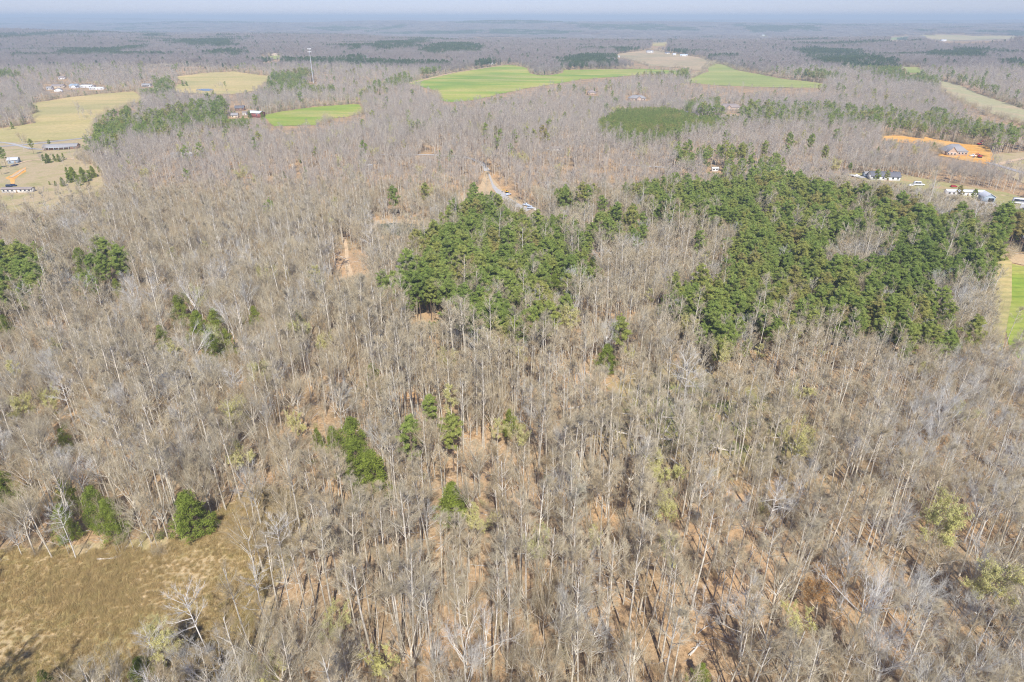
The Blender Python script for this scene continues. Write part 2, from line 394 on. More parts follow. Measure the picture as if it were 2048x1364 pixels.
def pine(seed, H, lod=0, wide=1.0, base=.42, blades=115):
    rng = np.random.default_rng(seed); tg, cg = Geo(), Geo()
    T = grow(np.array([[0, 0, -.6]]), np.array([[rng.normal() * .02, rng.normal() * .02, 1]]), np.array([H + .3]), 8, .012, .02, rng)
    r0 = .0105 * H + .03
    tubes(tg, T, np.linspace(1, .12, 9)[None] * r0, 6)
    nb = [46, 22][lod]
    st, d, t, _ = spawn(T, None, nb, base, .985, R(50), R(88), rng)
    s = (t - base) / (1 - base)
    prof = np.clip(np.sin(np.clip(s * .86 + .14, 0, 1) * math.pi) ** .7, .12, 1) * (.75 + .5 * rng.random(nb))
    L = H * .172 * wide * prof
    P = grow(st, d, L, 3, .08, .10, rng)
    tubes(cg, P, taper(.012 * L + .02, np.full(nb, .012), 4), 3, 1)
    per = [5, 4][lod]
    C, _, _, _ = spawn(P, L, per, .3, 1.0, 0, .1, rng, .6)
    C += rng.normal(size=C.shape) * .28
    top = T[0, -1] + rng.normal(size=(8, 3)) * [.45, .45, .7]
    C = np.concatenate([C, top])
    rad = .36 + .30 * rng.random(len(C))
    nn = [blades, 30][lod]
    idx = np.repeat(np.arange(len(C)), nn); o = nrm(rng.normal(size=(len(idx), 3))) * (rng.random((len(idx), 1)) ** .5)
    o[:, 2] *= .62
    Q = C[idx] + o * rad[idx][:, None]
    out = Q - np.array([0, 0, 0]); out[:, 2] = 0
    leaves(cg, Q, ((.36, .055) if lod == 0 else (.62, .13)), rng, 0, .55, o * 1.0 + nrm(out) * .3, nrm(o) + nrm(out) * .35 + np.array([0, 0, .45]))
    return tg, cg
def cedar(seed, H, lod=0, rad=.24):
    rng = np.random.default_rng(seed); tg, cg = Geo(), Geo()
    T = grow(np.array([[0, 0, -.5]]), np.array([[0, 0, 1.]]), np.array([H + .1]), 5, .01, .02, rng)
    tubes(tg, T, np.linspace(1, .1, 6)[None] * (.014 * H), 6)
    nc = [210, 70][lod]
    z = rng.random(nc) ** 1.25; a = rng.random(nc) * 2 * math.pi
    lob = .78 + .30 * np.sin(a * 3 + seed + z * 5) + .22 * np.sin(z * 19 + a * 2 + seed)
    rr = H * rad * (1 - z ** 1.6) ** .8 * lob * (.45 + .6 * rng.random(nc)) + .12
    C = np.stack([rr * np.cos(a), rr * np.sin(a), H * (.06 + .92 * z)], 1)
    lim = np.stack([np.stack([C[:, 0] * 0, C[:, 1] * 0, C[:, 2] - rr * .5], 1), C], 1)
    tubes(cg, lim, np.stack([np.full(nc, .03), np.full(nc, .01)], 1), 3, 1)
    cr = .05 * H * (.7 + .6 * rng.random(nc)) + .12
    nn = [60, 45][lod]
    idx = np.repeat(np.arange(nc), nn); o = nrm(rng.normal(size=(len(idx), 3))) * (rng.random((len(idx), 1)) ** .4)
    Q = C[idx] + o * cr[idx][:, None] * [1, 1, .8]
    out = Q.copy(); out[:, 2] = 0
    leaves(cg, Q, ((.22, .055) if lod == 0 else (.40, .12)), rng, 0, .7, nrm(out) * .8, nrm(o) * .8 + nrm(out) * .5 + np.array([0, 0, .4]))
    return tg, cg
def far_bare(seed, H, n=70, fat=.055):
    rng = np.random.default_rng(seed); g = Geo()
    T = grow(np.array([[0, 0, -.8]]), np.array([[0, 0, 1.]]), np.array([H * .6 + .8]), 2, .03, 0, rng)
    tubes(g, T, np.linspace(1, .5, 3)[None] * .011 * H, 3)
    st, d, t, _ = spawn(T, None, n, .45, 1., R(8), R(62), rng)
    L = H * (.26 + .22 * rng.random(n)); L = np.minimum(L, (H * 1.02 - st[:, 2]) / np.maximum(.45, d[:, 2]))
    P = grow(st, d, L, 2, .1, .12, rng); r = np.full(n, fat)
    tubes(g, P, taper(r, r * .5, 3), 3, 1)
    st, d, t, p = spawn(P, L, 3, .3, 1., R(20), R(50), rng)
    P = grow(st, d, L[p] * .32, 1, .05, .1, rng); r = np.full(len(P), fat * .8)
    tubes(g, P, taper(r, r * .5, 2), 3, 1)
    return g
def far_conifer(seed, H, cone=False):
    rng = np.random.default_rng(seed); g = Geo()
    tubes(g, grow(np.array([[0, 0, -.8]]), np.array([[0, 0, 1.]]), np.array([H]), 1, 0, 0, rng), np.array([[.22, .1]]), 3)
    n = 420; z = rng.random(n); a = rng.random(n) * 2 * math.pi
    b = .05 if cone else .38
    w = (1 - z) ** .8 * .26 if cone else np.sin(np.clip(z * .85 + .15, 0, 1) * math.pi) ** .6 * .16
    r = H * w * (.5 + .6 * rng.random(n))
    C = np.stack([r * np.cos(a), r * np.sin(a), H * (b + (1 - b) * z)], 1)
    out = C.copy(); out[:, 2] = 0
    leaves(g, C, (1.35, .42), rng, 2, .5, nrm(out) * .7)
    return g
def patch(seed, size, ntree, kind, H):
    """a piece of far-off canopy seen from kilometres away"""
    rng = np.random.default_rng(seed); g = Geo()
    px = (rng.random((ntree, 2)) - .5) * size; hh = H * (.75 + .4 * rng.random(ntree))
    if kind == 'bare':
        n = 16; idx = np.repeat(np.arange(ntree), n)
        st = np.stack([px[idx, 0], px[idx, 1], hh[idx] * .35], 1); d = rng.normal(size=(len(idx), 3)) * [.55, .55, .1] + [0, 0, 1]
        L = hh[idx] * .66 * (.7 + .4 * rng.random(len(idx))); P = grow(st, d, L, 1, 0, 0, rng)
        r = np.full(len(idx), .30); tubes(g, P, taper(r, r * .3, 2), 3, 1)
    else:
        n = 40; idx = np.repeat(np.arange(ntree), n); z = rng.random(len(idx)); a = rng.random(len(idx)) * 6.283
        r = hh[idx] * .17 * np.sin(np.clip(z * .85 + .15, 0, 1) * math.pi) ** .6
        C = np.stack([px[idx, 0] + r * np.cos(a), px[idx, 1] + r * np.sin(a), hh[idx] * (.3 + .7 * z)], 1)
        leaves(g, C, (2.6, .9), rng, 2, .6)
    return g
def brush(seed, H, leafy=0):
    rng = np.random.default_rng(seed); g = Geo(); n = 26
    st = rng.normal(size=(n, 3)) * [.7, .7, 0]; d = rng.normal(size=(n, 3)) * [.32, .32, 0] + [0, 0, 1]
    L = H * (.4 + .6 * rng.random(n)); P = grow(st, d, L, 3, .07, .02, rng)
    tubes(g, P, taper(np.full(n, .022), np.full(n, .008), 4), 3, 0)
    st, d, t, p = spawn(P, L, 9, .25, 1, R(20), R(55), rng)
    L2 = L[p] * .28 * (.5 + rng.random(len(p))); P = grow(st, d, L2, 1, 0, .1, rng)
    tubes(g, P, taper(np.full(len(p), .012), np.full(len(p), .005), 2), 3, 0)
    st, d, t, p = spawn(P, L2, 2, .25, 1, R(20), R(55), rng)
    P4 = grow(st, d, L2[p] * .6, 1, 0, .1, rng)
    tubes(g, P4, taper(np.full(len(p), .009), np.full(len(p), .004), 2), 3, 0)
    if leafy:
        k = rng.integers(0, len(P), leafy); leaves(g, P[k, 1] + rng.normal(size=(leafy, 3)) * .2, (.18, .07), rng, 1)
    return g
def sapling(seed, H):
    rng = np.random.default_rng(seed); g = Geo()
    P = grow(np.array([[0, 0, -.3], [.9, .5, -.3], [-.7, .8, -.3]]), rng.normal(size=(3, 3)) * [.05, .05, 0] + [0, 0, 1], np.array([H, H * .8, H * .62]), 6, .03, .02, rng)
    tubes(g, P, taper(np.array([.085, .07, .06]), np.array([.02, .02, .02]), 7), 5, 0)
    st, d, t, p = spawn(P, None, 16, .4, 1, R(18), R(42), rng); L = H * .13 * (.5 + rng.random(len(p))); P2 = grow(st, d, L, 2, .03, .08, rng)
    tubes(g, P2, taper(np.full(len(p), .022), np.full(len(p), .009), 3), 3, 1)
    st, d, t, p = spawn(P2, L, 7, .2, 1, R(15), R(40), rng); P3 = grow(st, d, L[p] * .5, 1, 0, .1, rng)
    tubes(g, P3, taper(np.full(len(p), .013), np.full(len(p), .005), 2), 3, 1)
    return g
def tuft(seed, h=.8):
    rng = np.random.default_rng(seed); g = Geo(); n = 120
    C = rng.normal(size=(n, 3)) * [.42, .34, 0]; C[:, 2] = -.05
    d = nrm(rng.normal(size=(n, 3)) * [.5, .5, 0] + [.25, -.1, 1]); s = nrm(np.cross(d, rng.normal(size=(n, 3))))
    L = (h * (.5 + .7 * rng.random(n)))[:, None]; W = .03
    g.add(np.stack([C - s * W, C + s * W, C + d * L], 1), np.arange(3 * n).reshape(-1, 3), 0)
    return g

# ------------------------------------------------------------------ object helpers
def tag(o, label=None, cat=None, group=None, kind=None):
    if label: o['label'] = label
    if cat: o['category'] = cat
    if group: o['group'] = group
    if kind: o['kind'] = kind
    return o
def link(name, me, parent=None):
    o = bpy.data.objects.new(name, me); COL.objects.link(o)
    if parent: o.parent = parent
    return o
def empty(name, loc, rz=0.0):
    o = bpy.data.objects.new(name, None); COL.objects.link(o); o.location = loc; o.rotation_euler = (0, 0, rz)
    o.empty_display_size = .5
    return o
def zh(x, y): return float(height(x, y))

def drape(name, px, mat, off, cell, holes=(), soft=0.0, world_pts=None):
    """a sheet lying on the terrain inside a polygon; px in photo pixels"""
    poly = world_pts or gpoly(px, 0.0, 10.0)
    if soft:
        rr = random.Random(name)
        poly = [(x + rr.uniform(-soft, soft), y + rr.uniform(-soft, soft)) for x, y in poly]
    a = np.array(poly); x0, y0 = a.min(0); x1, y1 = a.max(0)
    xs = np.arange(x0 + cell * .5, x1, cell); ys = np.arange(y0 + cell * .5, y1, cell)
    X, Y = np.meshgrid(xs, ys); X, Y = X.ravel(), Y.ravel()
    ins = inpoly(poly, X, Y); pts = [Vector(p) for p in poly] + [Vector((float(p), float(q))) for p, q in zip(X[ins], Y[ins])]
    n = len(poly)
    r = geometry.delaunay_2d_cdt(pts, [], [list(range(n))], 1, .01)
    vs = np.array([(v.x, v.y) for v in r[0]]); z = height(vs[:, 0], vs[:, 1]) + off
    me = bpy.data.meshes.new(name); me.from_pydata([(float(p[0]), float(p[1]), float(q)) for p, q in zip(vs, z)], [], [list(f) for f in r[2]])
    me.materials.append(mat); me.update()
    if sum(p.normal.z * p.area for p in me.polygons) < 0: me.flip_normals()
    o = link(name, me); o['kind'] = 'structure'
    return o, poly
def ribbon(name, px, w, mat, off=.12, world_pts=None):
    p = world_pts or [at(u, v) for u, v in px]; q = []
    for i in range(len(p) - 1):
        n = max(1, int(math.dist(p[i], p[i + 1]) / 8))
        q += [(p[i][0] + (p[i + 1][0] - p[i][0]) * k / n, p[i][1] + (p[i + 1][1] - p[i][1]) * k / n) for k in range(n)]
    q.append(p[-1]); q = np.array(q)
    for _ in range(6): q[1:-1] = (q[:-2] + 2 * q[1:-1] + q[2:]) / 4
    t = np.gradient(q, axis=0); t /= np.linalg.norm(t, axis=1)[:, None] + 1e-9; nn = np.stack([-t[:, 1], t[:, 0]], 1)
    ww = np.asarray(w if np.ndim(w) else [w] * 2, float); ww = np.interp(np.linspace(0, 1, len(q)), np.linspace(0, 1, len(ww)), ww)
    rr = np.random.default_rng(len(q)); vs, fs = [], []
    for i in range(len(q)):
        for s in (-1, -.33, .33, 1):
            e = q[i] + nn[i] * s * ww[i] * .5 * (1 + (.14 * rr.normal() if abs(s) == 1 else 0))
            vs.append((e[0], e[1], zh(e[0], e[1]) + off))
    for i in range(len(q) - 1):
        for k in range(3): fs.append((i * 4 + k, i * 4 + k + 1, i * 4 + k + 5, i * 4 + k + 4))
    me = bpy.data.meshes.new(name); me.from_pydata(vs, [], fs); me.materials.append(mat); me.update()
    if sum(p_.normal.z for p_ in me.polygons) < 0: me.flip_normals()
    o = link(name, me); o['kind'] = 'structure'
    return q

# ------------------------------------------------------------------ photo outlines (pixels of the photograph)
MOSS = [(1190, 790), (1290, 745), (1420, 740), (1560, 800), (1640, 880), (1560, 930), (1400, 930), (1280, 900), (1200, 860)]
DIRTS = [[(1100, 760), (1230, 730), (1260, 770), (1200, 830), (1100, 850)], [(640, 520), (720, 500), (730, 600), (670, 610)],
         [(930, 900), (1010, 900), (1180, 1130), (1050, 1150), (960, 1050)], [(800, 590), (880, 600), (880, 680), (820, 670)],
         [(1700, 740), (1800, 730), (1820, 790), (1740, 800)], [(820, 1150), (1000, 1150), (1050, 1300), (860, 1330)], [(1370, 980), (1480, 960), (1600, 1120), (1500, 1250), (1400, 1150)]]
F_GREEN = [(800, 168), (905, 146), (1009, 130), (1030, 131), (1057, 137), (1062, 147), (1080, 151), (1100, 151), (1122, 146), (1129, 140), (1200, 139), (1289, 138), (1345, 141), (1365, 143), (1366, 149), (1300, 148), (1276, 150), (1230, 154), (1163, 159), (1110, 168), (1060, 176), (1000, 188), (951, 200), (900, 205), (885, 200), (875, 185), (838, 170)]
F_PALE = [(1360, 163), (1390, 155), (1414, 143), (1416, 134), (1425, 126), (1452, 131), (1475, 141), (1510, 147), (1568, 158), (1633, 165), (1662, 171), (1643, 176), (1541, 175), (1418, 170)]
F_GREEN2 = [(523, 232), (560, 224), (629, 214), (700, 209), (722, 209), (732, 225), (700, 233), (650, 240), (632, 250), (547, 253)]
F_TAN1 = [(65, 207), (130, 196), (200, 188), (270, 183), (283, 192), (287, 203), (262, 212), (242, 220), (218, 226), (191, 239), (190, 255), (185, 265), (178, 277), (120, 281), (68, 284), (20, 285), (0, 284), (-60, 280), (-60, 262), (0, 257), (38, 252), (68, 246), (66, 236), (60, 230), (79, 224)]
F_TAN2 = [(349, 154), (400, 147), (468, 143), (489, 147), (544, 153), (530, 168), (513, 182), (461, 189), (400, 188), (342, 183), (350, 170), (372, 168)]
F_LEFT = [(-80, 318), (0, 318), (60, 316), (130, 312), (190, 332), (205, 352), (215, 372), (190, 395), (120, 420), (60, 432), (0, 425), (-80, 420)]
F_LAWN = [(-80, 285), (0, 285), (70, 284), (180, 277), (185, 300), (150, 318), (130, 322), (60, 326), (0, 326), (-80, 326)]
F_STRIP = [(1876, 161), (1910, 168), (1960, 188), (2048, 218), (2130, 240), (2130, 275), (2048, 250), (1985, 228), (1931, 207), (1900, 192), (1883, 178)]
F_STRIP2 = [(1794, 133), (1838, 135), (1848, 146), (1815, 146)]
F_ORANGE = [(1760, 272), (1800, 272), (1846, 278), (1850, 274), (1880, 281), (1930, 289), (1965, 291), (1978, 297), (1984, 310), (1980, 330), (1940, 324), (1880, 312), (1882, 300), (1860, 292), (1829, 288), (1790, 285), (1765, 282)]
F_RLAWN = [(1984, 309), (2048, 305), (2130, 303), (2130, 380), (2048, 368), (2005, 345), (1984, 330)]
F_YARD = [(1695, 348), (1750, 345), (1810, 350), (1870, 362), (1960, 378), (2010, 385), (2060, 400), (2130, 420), (2130, 460), (2060, 445), (2000, 425), (1960, 402), (1900, 392), (1830, 384), (1780, 370), (1730, 362)]
F_EDGE_T = [(1985, 508), (2010, 512), (2024, 520), (2023, 600), (2012, 660), (2005, 705), (1990, 700), (1982, 620), (1984, 560)]
F_EDGE_G = [(2024, 528), (2048, 533), (2150, 560), (2230, 800), (2100, 760), (2020, 705), (2012, 662), (2023, 600)]
F_EDGE_D = [(1985, 506), (2060, 510), (2150, 530), (2150, 556), (2048, 531), (2024, 526), (2012, 512)]
F_BRUSH = [(1222, 110), (1262, 104), (1296, 100), (1340, 106), (1400, 115), (1412, 120), (1424, 126), (1418, 134), (1405, 142), (1350, 135), (1300, 132), (1275, 124), (1240, 116)]
F_BRUSHFAR = [(1300, 86), (1345, 84), (1330, 92), (1305, 92)]
F_FAR = [[(265, 131), (330, 127), (412, 124), (412, 128), (340, 131), (270, 135)], [(520, 116), (556, 111), (565, 113), (560, 118), (525, 121)], [(575, 112), (625, 111), (625, 114), (580, 115)],
         [(1838, 70), (1900, 70), (1950, 72), (2000, 71), (2048, 74), (2048, 77), (1950, 80), (1890, 82), (1842, 74)], [(1775, 76), (1817, 73), (1818, 79), (1780, 81)], [(1515, 69), (1545, 71), (1545, 73), (1520, 73)], [(850, 108), (905, 108), (918, 110), (880, 112)]]
F_CLEAR = [(908, 400), (930, 388), (952, 380), (962, 368), (968, 350), (972, 338), (988, 360), (1010, 386), (1040, 404), (1062, 420), (1040, 426), (1000, 412), (950, 406), (918, 410)]
G_DRIVE = [(974, 343), (980, 350), (987, 368), (996, 378), (1008, 385), (1020, 397), (1032, 405), (1062, 420), (1050, 425), (1024, 412), (1012, 402), (999, 395), (985, 376)]
F_PATH = [(684, 474), (691, 476), (697, 495), (697, 520), (706, 548), (716, 564), (706, 568), (696, 556), (689, 530), (690, 500)]
POND = [(755, 449), (780, 447), (830, 449), (845, 456), (842, 466), (800, 472), (765, 470), (756, 460)]
POND_RIM = [(738, 443), (780, 438), (840, 441), (860, 452), (855, 470), (840, 478), (790, 480), (750, 478), (740, 460)]
MEADOW = [(-90, 1125), (0, 1120), (70, 1116), (150, 1118), (220, 1112), (300, 1112), (350, 1100), (390, 1082), (420, 1045), (470, 1010), (515, 990), (560, 1010), (566, 1060), (560, 1110), (520, 1150), (500, 1200), (505, 1240), (480, 1280), (420, 1330), (380, 1420), (300, 1500), (-160, 1500)]
BANK = [(820, 618), (838, 628), (852, 642), (870, 652), (868, 660), (848, 652), (830, 640)]
WHITEPOND = [(392, 180), (402, 178), (418, 178), (428, 180), (415, 183), (405, 182)]

P_CENTRE = [(905, 400), (935, 385), (1000, 420), (1060, 425), (1095, 450), (1140, 480), (1165, 520), (1155, 560), (1105, 600), (1060, 600), (1010, 640), (965, 670), (890, 660), (878, 610), (830, 570), (830, 530), (855, 475), (900, 430)]
P_RIGHT = [(1265, 352), (1330, 350), (1400, 362), (1470, 345), (1560, 345), (1600, 370), (1690, 365), (1720, 400), (1800, 400), (1880, 440), (1980, 470), (1985, 520), (1950, 565), (1900, 560), (1880, 600), (1885, 670), (1800, 665), (1700, 650), (1600, 630), (1500, 635), (1400, 655), (1360, 610), (1385, 560), (1425, 515), (1485, 465), (1455, 445), (1380, 432), (1300, 405)]
GAPS = [[(1650, 480), (1720, 462), (1790, 470), (1780, 510), (1690, 530), (1655, 520)], [(1845, 520), (1880, 560), (1895, 600), (1870, 570)], [(1580, 470), (1640, 455), (1640, 475)], [(1085, 560), (1130, 545), (1150, 600), (1100, 640)], [(900, 545), (930, 540), (935, 580), (905, 580)], [(1690, 425), (1740, 415), (1745, 440)]]
P_MIX = [([(1340, 290), (1500, 295), (1580, 330), (1560, 350), (1460, 345), (1360, 315)], .55), ([(-80, 505), (0, 500), (75, 500), (95, 520), (85, 560), (60, 580), (20, 590), (-80, 590)], .8), ([(145, 512), (200, 510), (200, 560), (150, 560)], .7),
         ([(200, 510), (262, 505), (268, 540), (205, 545)], .6), ([(195, 222), (260, 215), (262, 245), (232, 285), (185, 295), (190, 250)], .75), ([(265, 235), (340, 215), (450, 205), (500, 225), (495, 245), (400, 240), (330, 262), (270, 262)], .6),
         ([(1105, 385), (1200, 370), (1205, 400), (1120, 410)], .3), ([(1185, 420), (1285, 415), (1285, 475), (1200, 470)], .55), ([(1095, 440), (1180, 450), (1185, 490), (1110, 500)], .3), ([(1988, 440), (2060, 430), (2130, 460), (2130, 520), (2060, 515), (1990, 500)], .9),
         ([(820, 480), (900, 470), (900, 600), (830, 600)], .35), ([(800, 800), (860, 795), (935, 830), (930, 880), (860, 870), (810, 850)], .25), ([(1040, 620), (1090, 620), (1110, 660), (1050, 670)], .5), ([(1350, 660), (1450, 640), (1480, 665), (1400, 700)], .25), ([(1900, 600), (1975, 640), (1975, 700), (1900, 690)], .15)]
P_YOUNG = [(1190, 250), (1240, 222), (1330, 218), (1400, 235), (1450, 240), (1445, 258), (1390, 262), (1340, 280), (1270, 290), (1200, 270)]
P_YOUNG2 = [(1365, 205), (1440, 196), (1440, 215), (1375, 222)]
P_FAR = [[(120, 98), (200, 97), (285, 92), (290, 97), (200, 106), (140, 108)], [(265, 63), (300, 64), (330, 70), (325, 76), (300, 73)], [(340, 80), (470, 78), (475, 90), (345, 90)],
         [(410, 104), (475, 97), (480, 112), (415, 112)], [(0, 66), (120, 62), (120, 70), (0, 76)], [(680, 94), (760, 86), (860, 80), (855, 87), (740, 93), (700, 100)], [(830, 93), (900, 85), (960, 90), (960, 104), (850, 103)],
         [(675, 116), (730, 115), (730, 126), (680, 127)], [(1112, 112), (1225, 112), (1226, 128), (1130, 129)], [(875, 145), (985, 122), (990, 128), (880, 152)], [(760, 160), (870, 140), (878, 150), (780, 168)],
         [(1590, 97), (1700, 98), (1780, 120), (1840, 150), (1870, 168), (1800, 160), (1740, 140), (1620, 120)], [(1480, 50), (1600, 52), (1650, 61), (1540, 65), (1480, 60)], [(1150, 48), (1290, 50), (1400, 56), (1400, 62), (1280, 62), (1160, 56)],
         [(1830, 105), (1990, 97), (1990, 110), (1860, 115)], [(1830, 60), (1900, 64), (2048, 60), (2048, 68), (1860, 69)], [(2010, 118), (2080, 115), (2080, 135), (2020, 130)], [(300, 160), (370, 158), (376, 170), (310, 172)],
         [(510, 158), (600, 150), (612, 165), (520, 178)], [(200, 46), (340, 46), (360, 50), (220, 51)], [(1590, 46), (1650, 45), (1660, 49), (1600, 50)], [(620, 55), (800, 53), (820, 58), (640, 60)]]
P_FARMIX = [([(1800, 238), (1870, 215), (1960, 240), (2060, 262), (2130, 280), (2130, 320), (2048, 305), (1990, 300), (1850, 268)], .4), ([(1990, 285), (2060, 275), (2130, 300), (2130, 312), (2050, 306)], .8), ([(1860, 130), (1950, 160), (2080, 205), (2080, 222), (1900, 160)], .35)]
CLEAR = [F_GREEN, F_PALE, F_GREEN2, F_TAN1, F_TAN2, F_LEFT, F_LAWN, F_STRIP, F_STRIP2, F_ORANGE, F_RLAWN, F_YARD, F_EDGE_T, F_EDGE_G, F_EDGE_D, F_BRUSH, F_BRUSHFAR, F_CLEAR, F_PATH, POND_RIM] + F_FAR
NOFRONT = {id(F_YARD): 10, id(F_EDGE_G): 3, id(F_EDGE_T): 6, id(F_PATH): 0, id(POND_RIM): 4, id(F_ORANGE): 21, id(F_RLAWN): 8, id(F_CLEAR): 4, id(F_EDGE_D): 8, id(F_LEFT): 10, id(F_LAWN): 6}
CLEARS = []
for p in CLEAR:
    top = NOFRONT.get(id(p), 17)
    for dz in sorted({0, top // 2, top}): CLEARS.append(gpoly(p, dz, 12.0))
CLEARS.append(gpoly([(-90, 1125), (0, 1120), (70, 1116), (150, 1118), (220, 1112), (300, 1112), (350, 1100), (390, 1082), (420, 1045), (470, 1010), (515, 990), (560, 1010), (560, 1060), (550, 1110), (515, 1150), (500, 1200), (500, 1240), (475, 1290), (440, 1370), (300, 1400), (150, 1480), (-160, 1500)], 0, 14.0))
G_PC, G_PR = gpoly(P_CENTRE, 15), gpoly(P_RIGHT, 15)
G_GAPS = [gpoly(p, 15) for p in GAPS]
G_PMIX = [(gpoly(p, 14), d) for p, d in P_MIX]
G_YOUNG = [gpoly(P_YOUNG, 7), gpoly(P_YOUNG2, 7)]
G_PFAR = [gpoly(p, 12) for p in P_FAR]
G_PFMIX = [(gpoly(p, 14), d) for p, d in P_FARMIX]
G_MOSS = gpoly(MOSS, 0)
G_DIRT = [gpoly(p, 0) for p in DIRTS]
G_POLE = gpoly([(600, 700), (1000, 660), (1400, 620), (1900, 640), (2048, 760), (2048, 1000), (1700, 1364), (600, 1364), (640, 1000)], 0)
G_LODGE = gpoly([(1795, 300), (1990, 330), (2080, 370), (2080, 400), (1960, 376), (1800, 345)], 6)   # open strip between yard and clay: trees stand here

# ------------------------------------------------------------------ ground
def build_ground():
    nr, na = 460, 340
    r = np.concatenate([[0.5], np.geomspace(18, 62000, nr - 1)]); a = np.linspace(R(-80), R(80), na)
    RR, AA = np.meshgrid(r, a, indexing='ij'); X, Y = RR * np.sin(AA), RR * np.cos(AA); Z = height(X, Y)
    me = bpy.data.meshes.new("ground")
    V = np.stack([X.ravel(), Y.ravel(), Z.ravel()], 1)
    i, j = np.meshgrid(np.arange(nr - 1), np.arange(na - 1), indexing='ij'); q = (i * na + j).ravel()
    F = np.stack([q, q + na, q + na + 1, q + 1], 1)
    g = Geo(); g.add(V, F[:, ::-1]); me = g.mesh("ground", [M['ground']])
    me.update()
    if me.polygons[1000].normal.z < 0: me.flip_normals()
    me.polygons.foreach_set("use_smooth", [True] * len(me.polygons))
    at_ = me.color_attributes.new("zone", 'FLOAT_COLOR', 'POINT')
    c = np.zeros((len(V), 4)); c[:, 3] = 1
    sel = np.hypot(V[:, 0], V[:, 1]) < 700
    idx = np.where(sel)[0]; rr = np.random.default_rng(3)
    for ch, polys in ((0, [G_MOSS]), (1, G_DIRT)):
        acc = np.zeros(len(idx))
        for k in range(12):
            jx, jy = V[idx, 0] + rr.normal(size=len(idx)) * 5, V[idx, 1] + rr.normal(size=len(idx)) * 7
            ins = np.zeros(len(idx), bool)
            for p in polys: ins |= inpoly(p, jx, jy)
            acc += ins
        c[idx, ch] = acc / 12
    at_.data.foreach_set("color", c.ravel())
    o = link("ground", me); o['kind'] = 'structure'; return o
build_ground()
drape("green_field", F_GREEN, M['green'], .35, 14, soft=4)
drape("green_field", F_PALE, M['palegreen'], .35, 14, soft=4)
drape("green_field", F_GREEN2, M['green'], .3, 10, soft=2.5)
drape("hay_field", F_TAN1, M['tan'], .3, 12, soft=3)
drape("hay_field", F_TAN2, M['tan'], .35, 14, soft=4)
drape("grass_clearing", F_LEFT, M['lawn'], .22, 8, soft=2.5)
drape("lawn", F_LAWN, M['lawn'], .24, 8)
drape("creek_meadow", F_STRIP, M['strip'], .35, 14, soft=4)
drape("creek_meadow", F_STRIP2, M['palegreen'], .4, 14)
drape("clay_yard", F_ORANGE, M['orange'], .30, 9, soft=2)
drape("lawn", F_RLAWN, M['lawn'], .28, 9)
drape("yard", F_YARD, M['yard'], .25, 8)
drape("hay_field", F_EDGE_T, M['tan'], .20, 6)
drape("green_field", F_EDGE_G, M['green'], .18, 6)
drape("dirt_track", F_EDGE_D, M['clearing'], .22, 6)
drape("cleared_pasture", F_BRUSH, M['brush'], .5, 22, soft=6)
drape("far_field", F_BRUSHFAR, M['tan'], .6, 40)
for k, p in enumerate(F_FAR): drape("far_field", p, M['tan'] if k in (0, 2, 3, 6) else M['palegreen'], .8, 60)
drape("straw_clearing", F_CLEAR, M['clearing'], .16, 5)
drape("pond_bank", POND_RIM, M['clearing'], .14, 5)
drape("pond", POND, M['darkwater'], .30, 6)
drape("sandy_track", F_PATH, M['sand'], .14, 4)
drape("dirt_bank", BANK, M['clearing'], .14, 4)
drape("pond", WHITEPOND, M['water'], .6, 14)
mg = gpoly(MEADOW, 0, 10.0); mc = np.mean(mg, 0)
mw = [(x + 5.5 * (x - mc[0]) / math.hypot(x - mc[0], y - mc[1]), y + 5.5 * (y - mc[1]) / math.hypot(x - mc[0], y - mc[1])) for x, y in mg]
drape("meadow", MEADOW, M['meadow'], .06, 3, soft=1.4, world_pts=mw)
drape("gravel_drive", G_DRIVE, M['gravel'], .28, 4)
drape("gravel_pad", [(1960, 402), (1985, 404), (1995, 412), (1980, 419), (1962, 414)], M['gravel'], .34, 5)
drape("clay_patch", [(10, 357), (24, 350), (40, 340), (52, 335), (52, 344), (40, 351), (30, 359), (29, 371), (23, 371), (20, 361)], M['orange'], .30, 5)
ribbon("gravel_road", [(728, 309), (770, 309), (800, 311), (840, 310), (880, 310), (920, 311), (958, 318), (975, 342)], 4.5, M['gravel'], .25)
ribbon("country_road", [(-60, 296), (0, 295), (70, 288), (120, 282), (176, 276), (230, 268)], 7, M['asphalt'], .4)
ribbon("driveway", [(-40, 284), (13, 285), (40, 292), (60, 300), (120, 300)], 4, M['gravel'], .46)
ribbon("driveway", [(20, 334), (38, 326), (53, 319), (84, 318), (150, 318)], 4, M['sand'], .46)
ribbon("driveway", [(22, 356), (32, 350), (42, 345), (50, 338)], 3, M['sand'], .46)
ribbon("field_road", [(780, 173), (838, 163), (905, 146), (1009, 130)], 8, M['clearing'], .6)
ribbon("driveway", [(1994, 330), (2015, 325), (2030, 319), (2048, 317), (2120, 312)], 5, M['sand'], .5)
ribbon("country_road", [(1975, 326), (2010, 336), (2048, 347), (2130, 372)], 6, M['asphalt'], .55)
ribbon("driveway", [(2060, 400), (2048, 430), (2040, 450), (2060, 480)], 6, M['gravel'], .5)
ribbon("driveway", [(1700, 350), (1715, 356), (1730, 357)], 6, M['gravel'], .5)
ribbon("gravel_road", [(1075, 300), (1090, 299), (1110, 300), (1126, 300)], 4, M['gravel'], .3)
ribbon("gravel_road", [(1245, 331), (1285, 331), (1320, 334), (1360, 338)], 4, M['gravel'], .3)

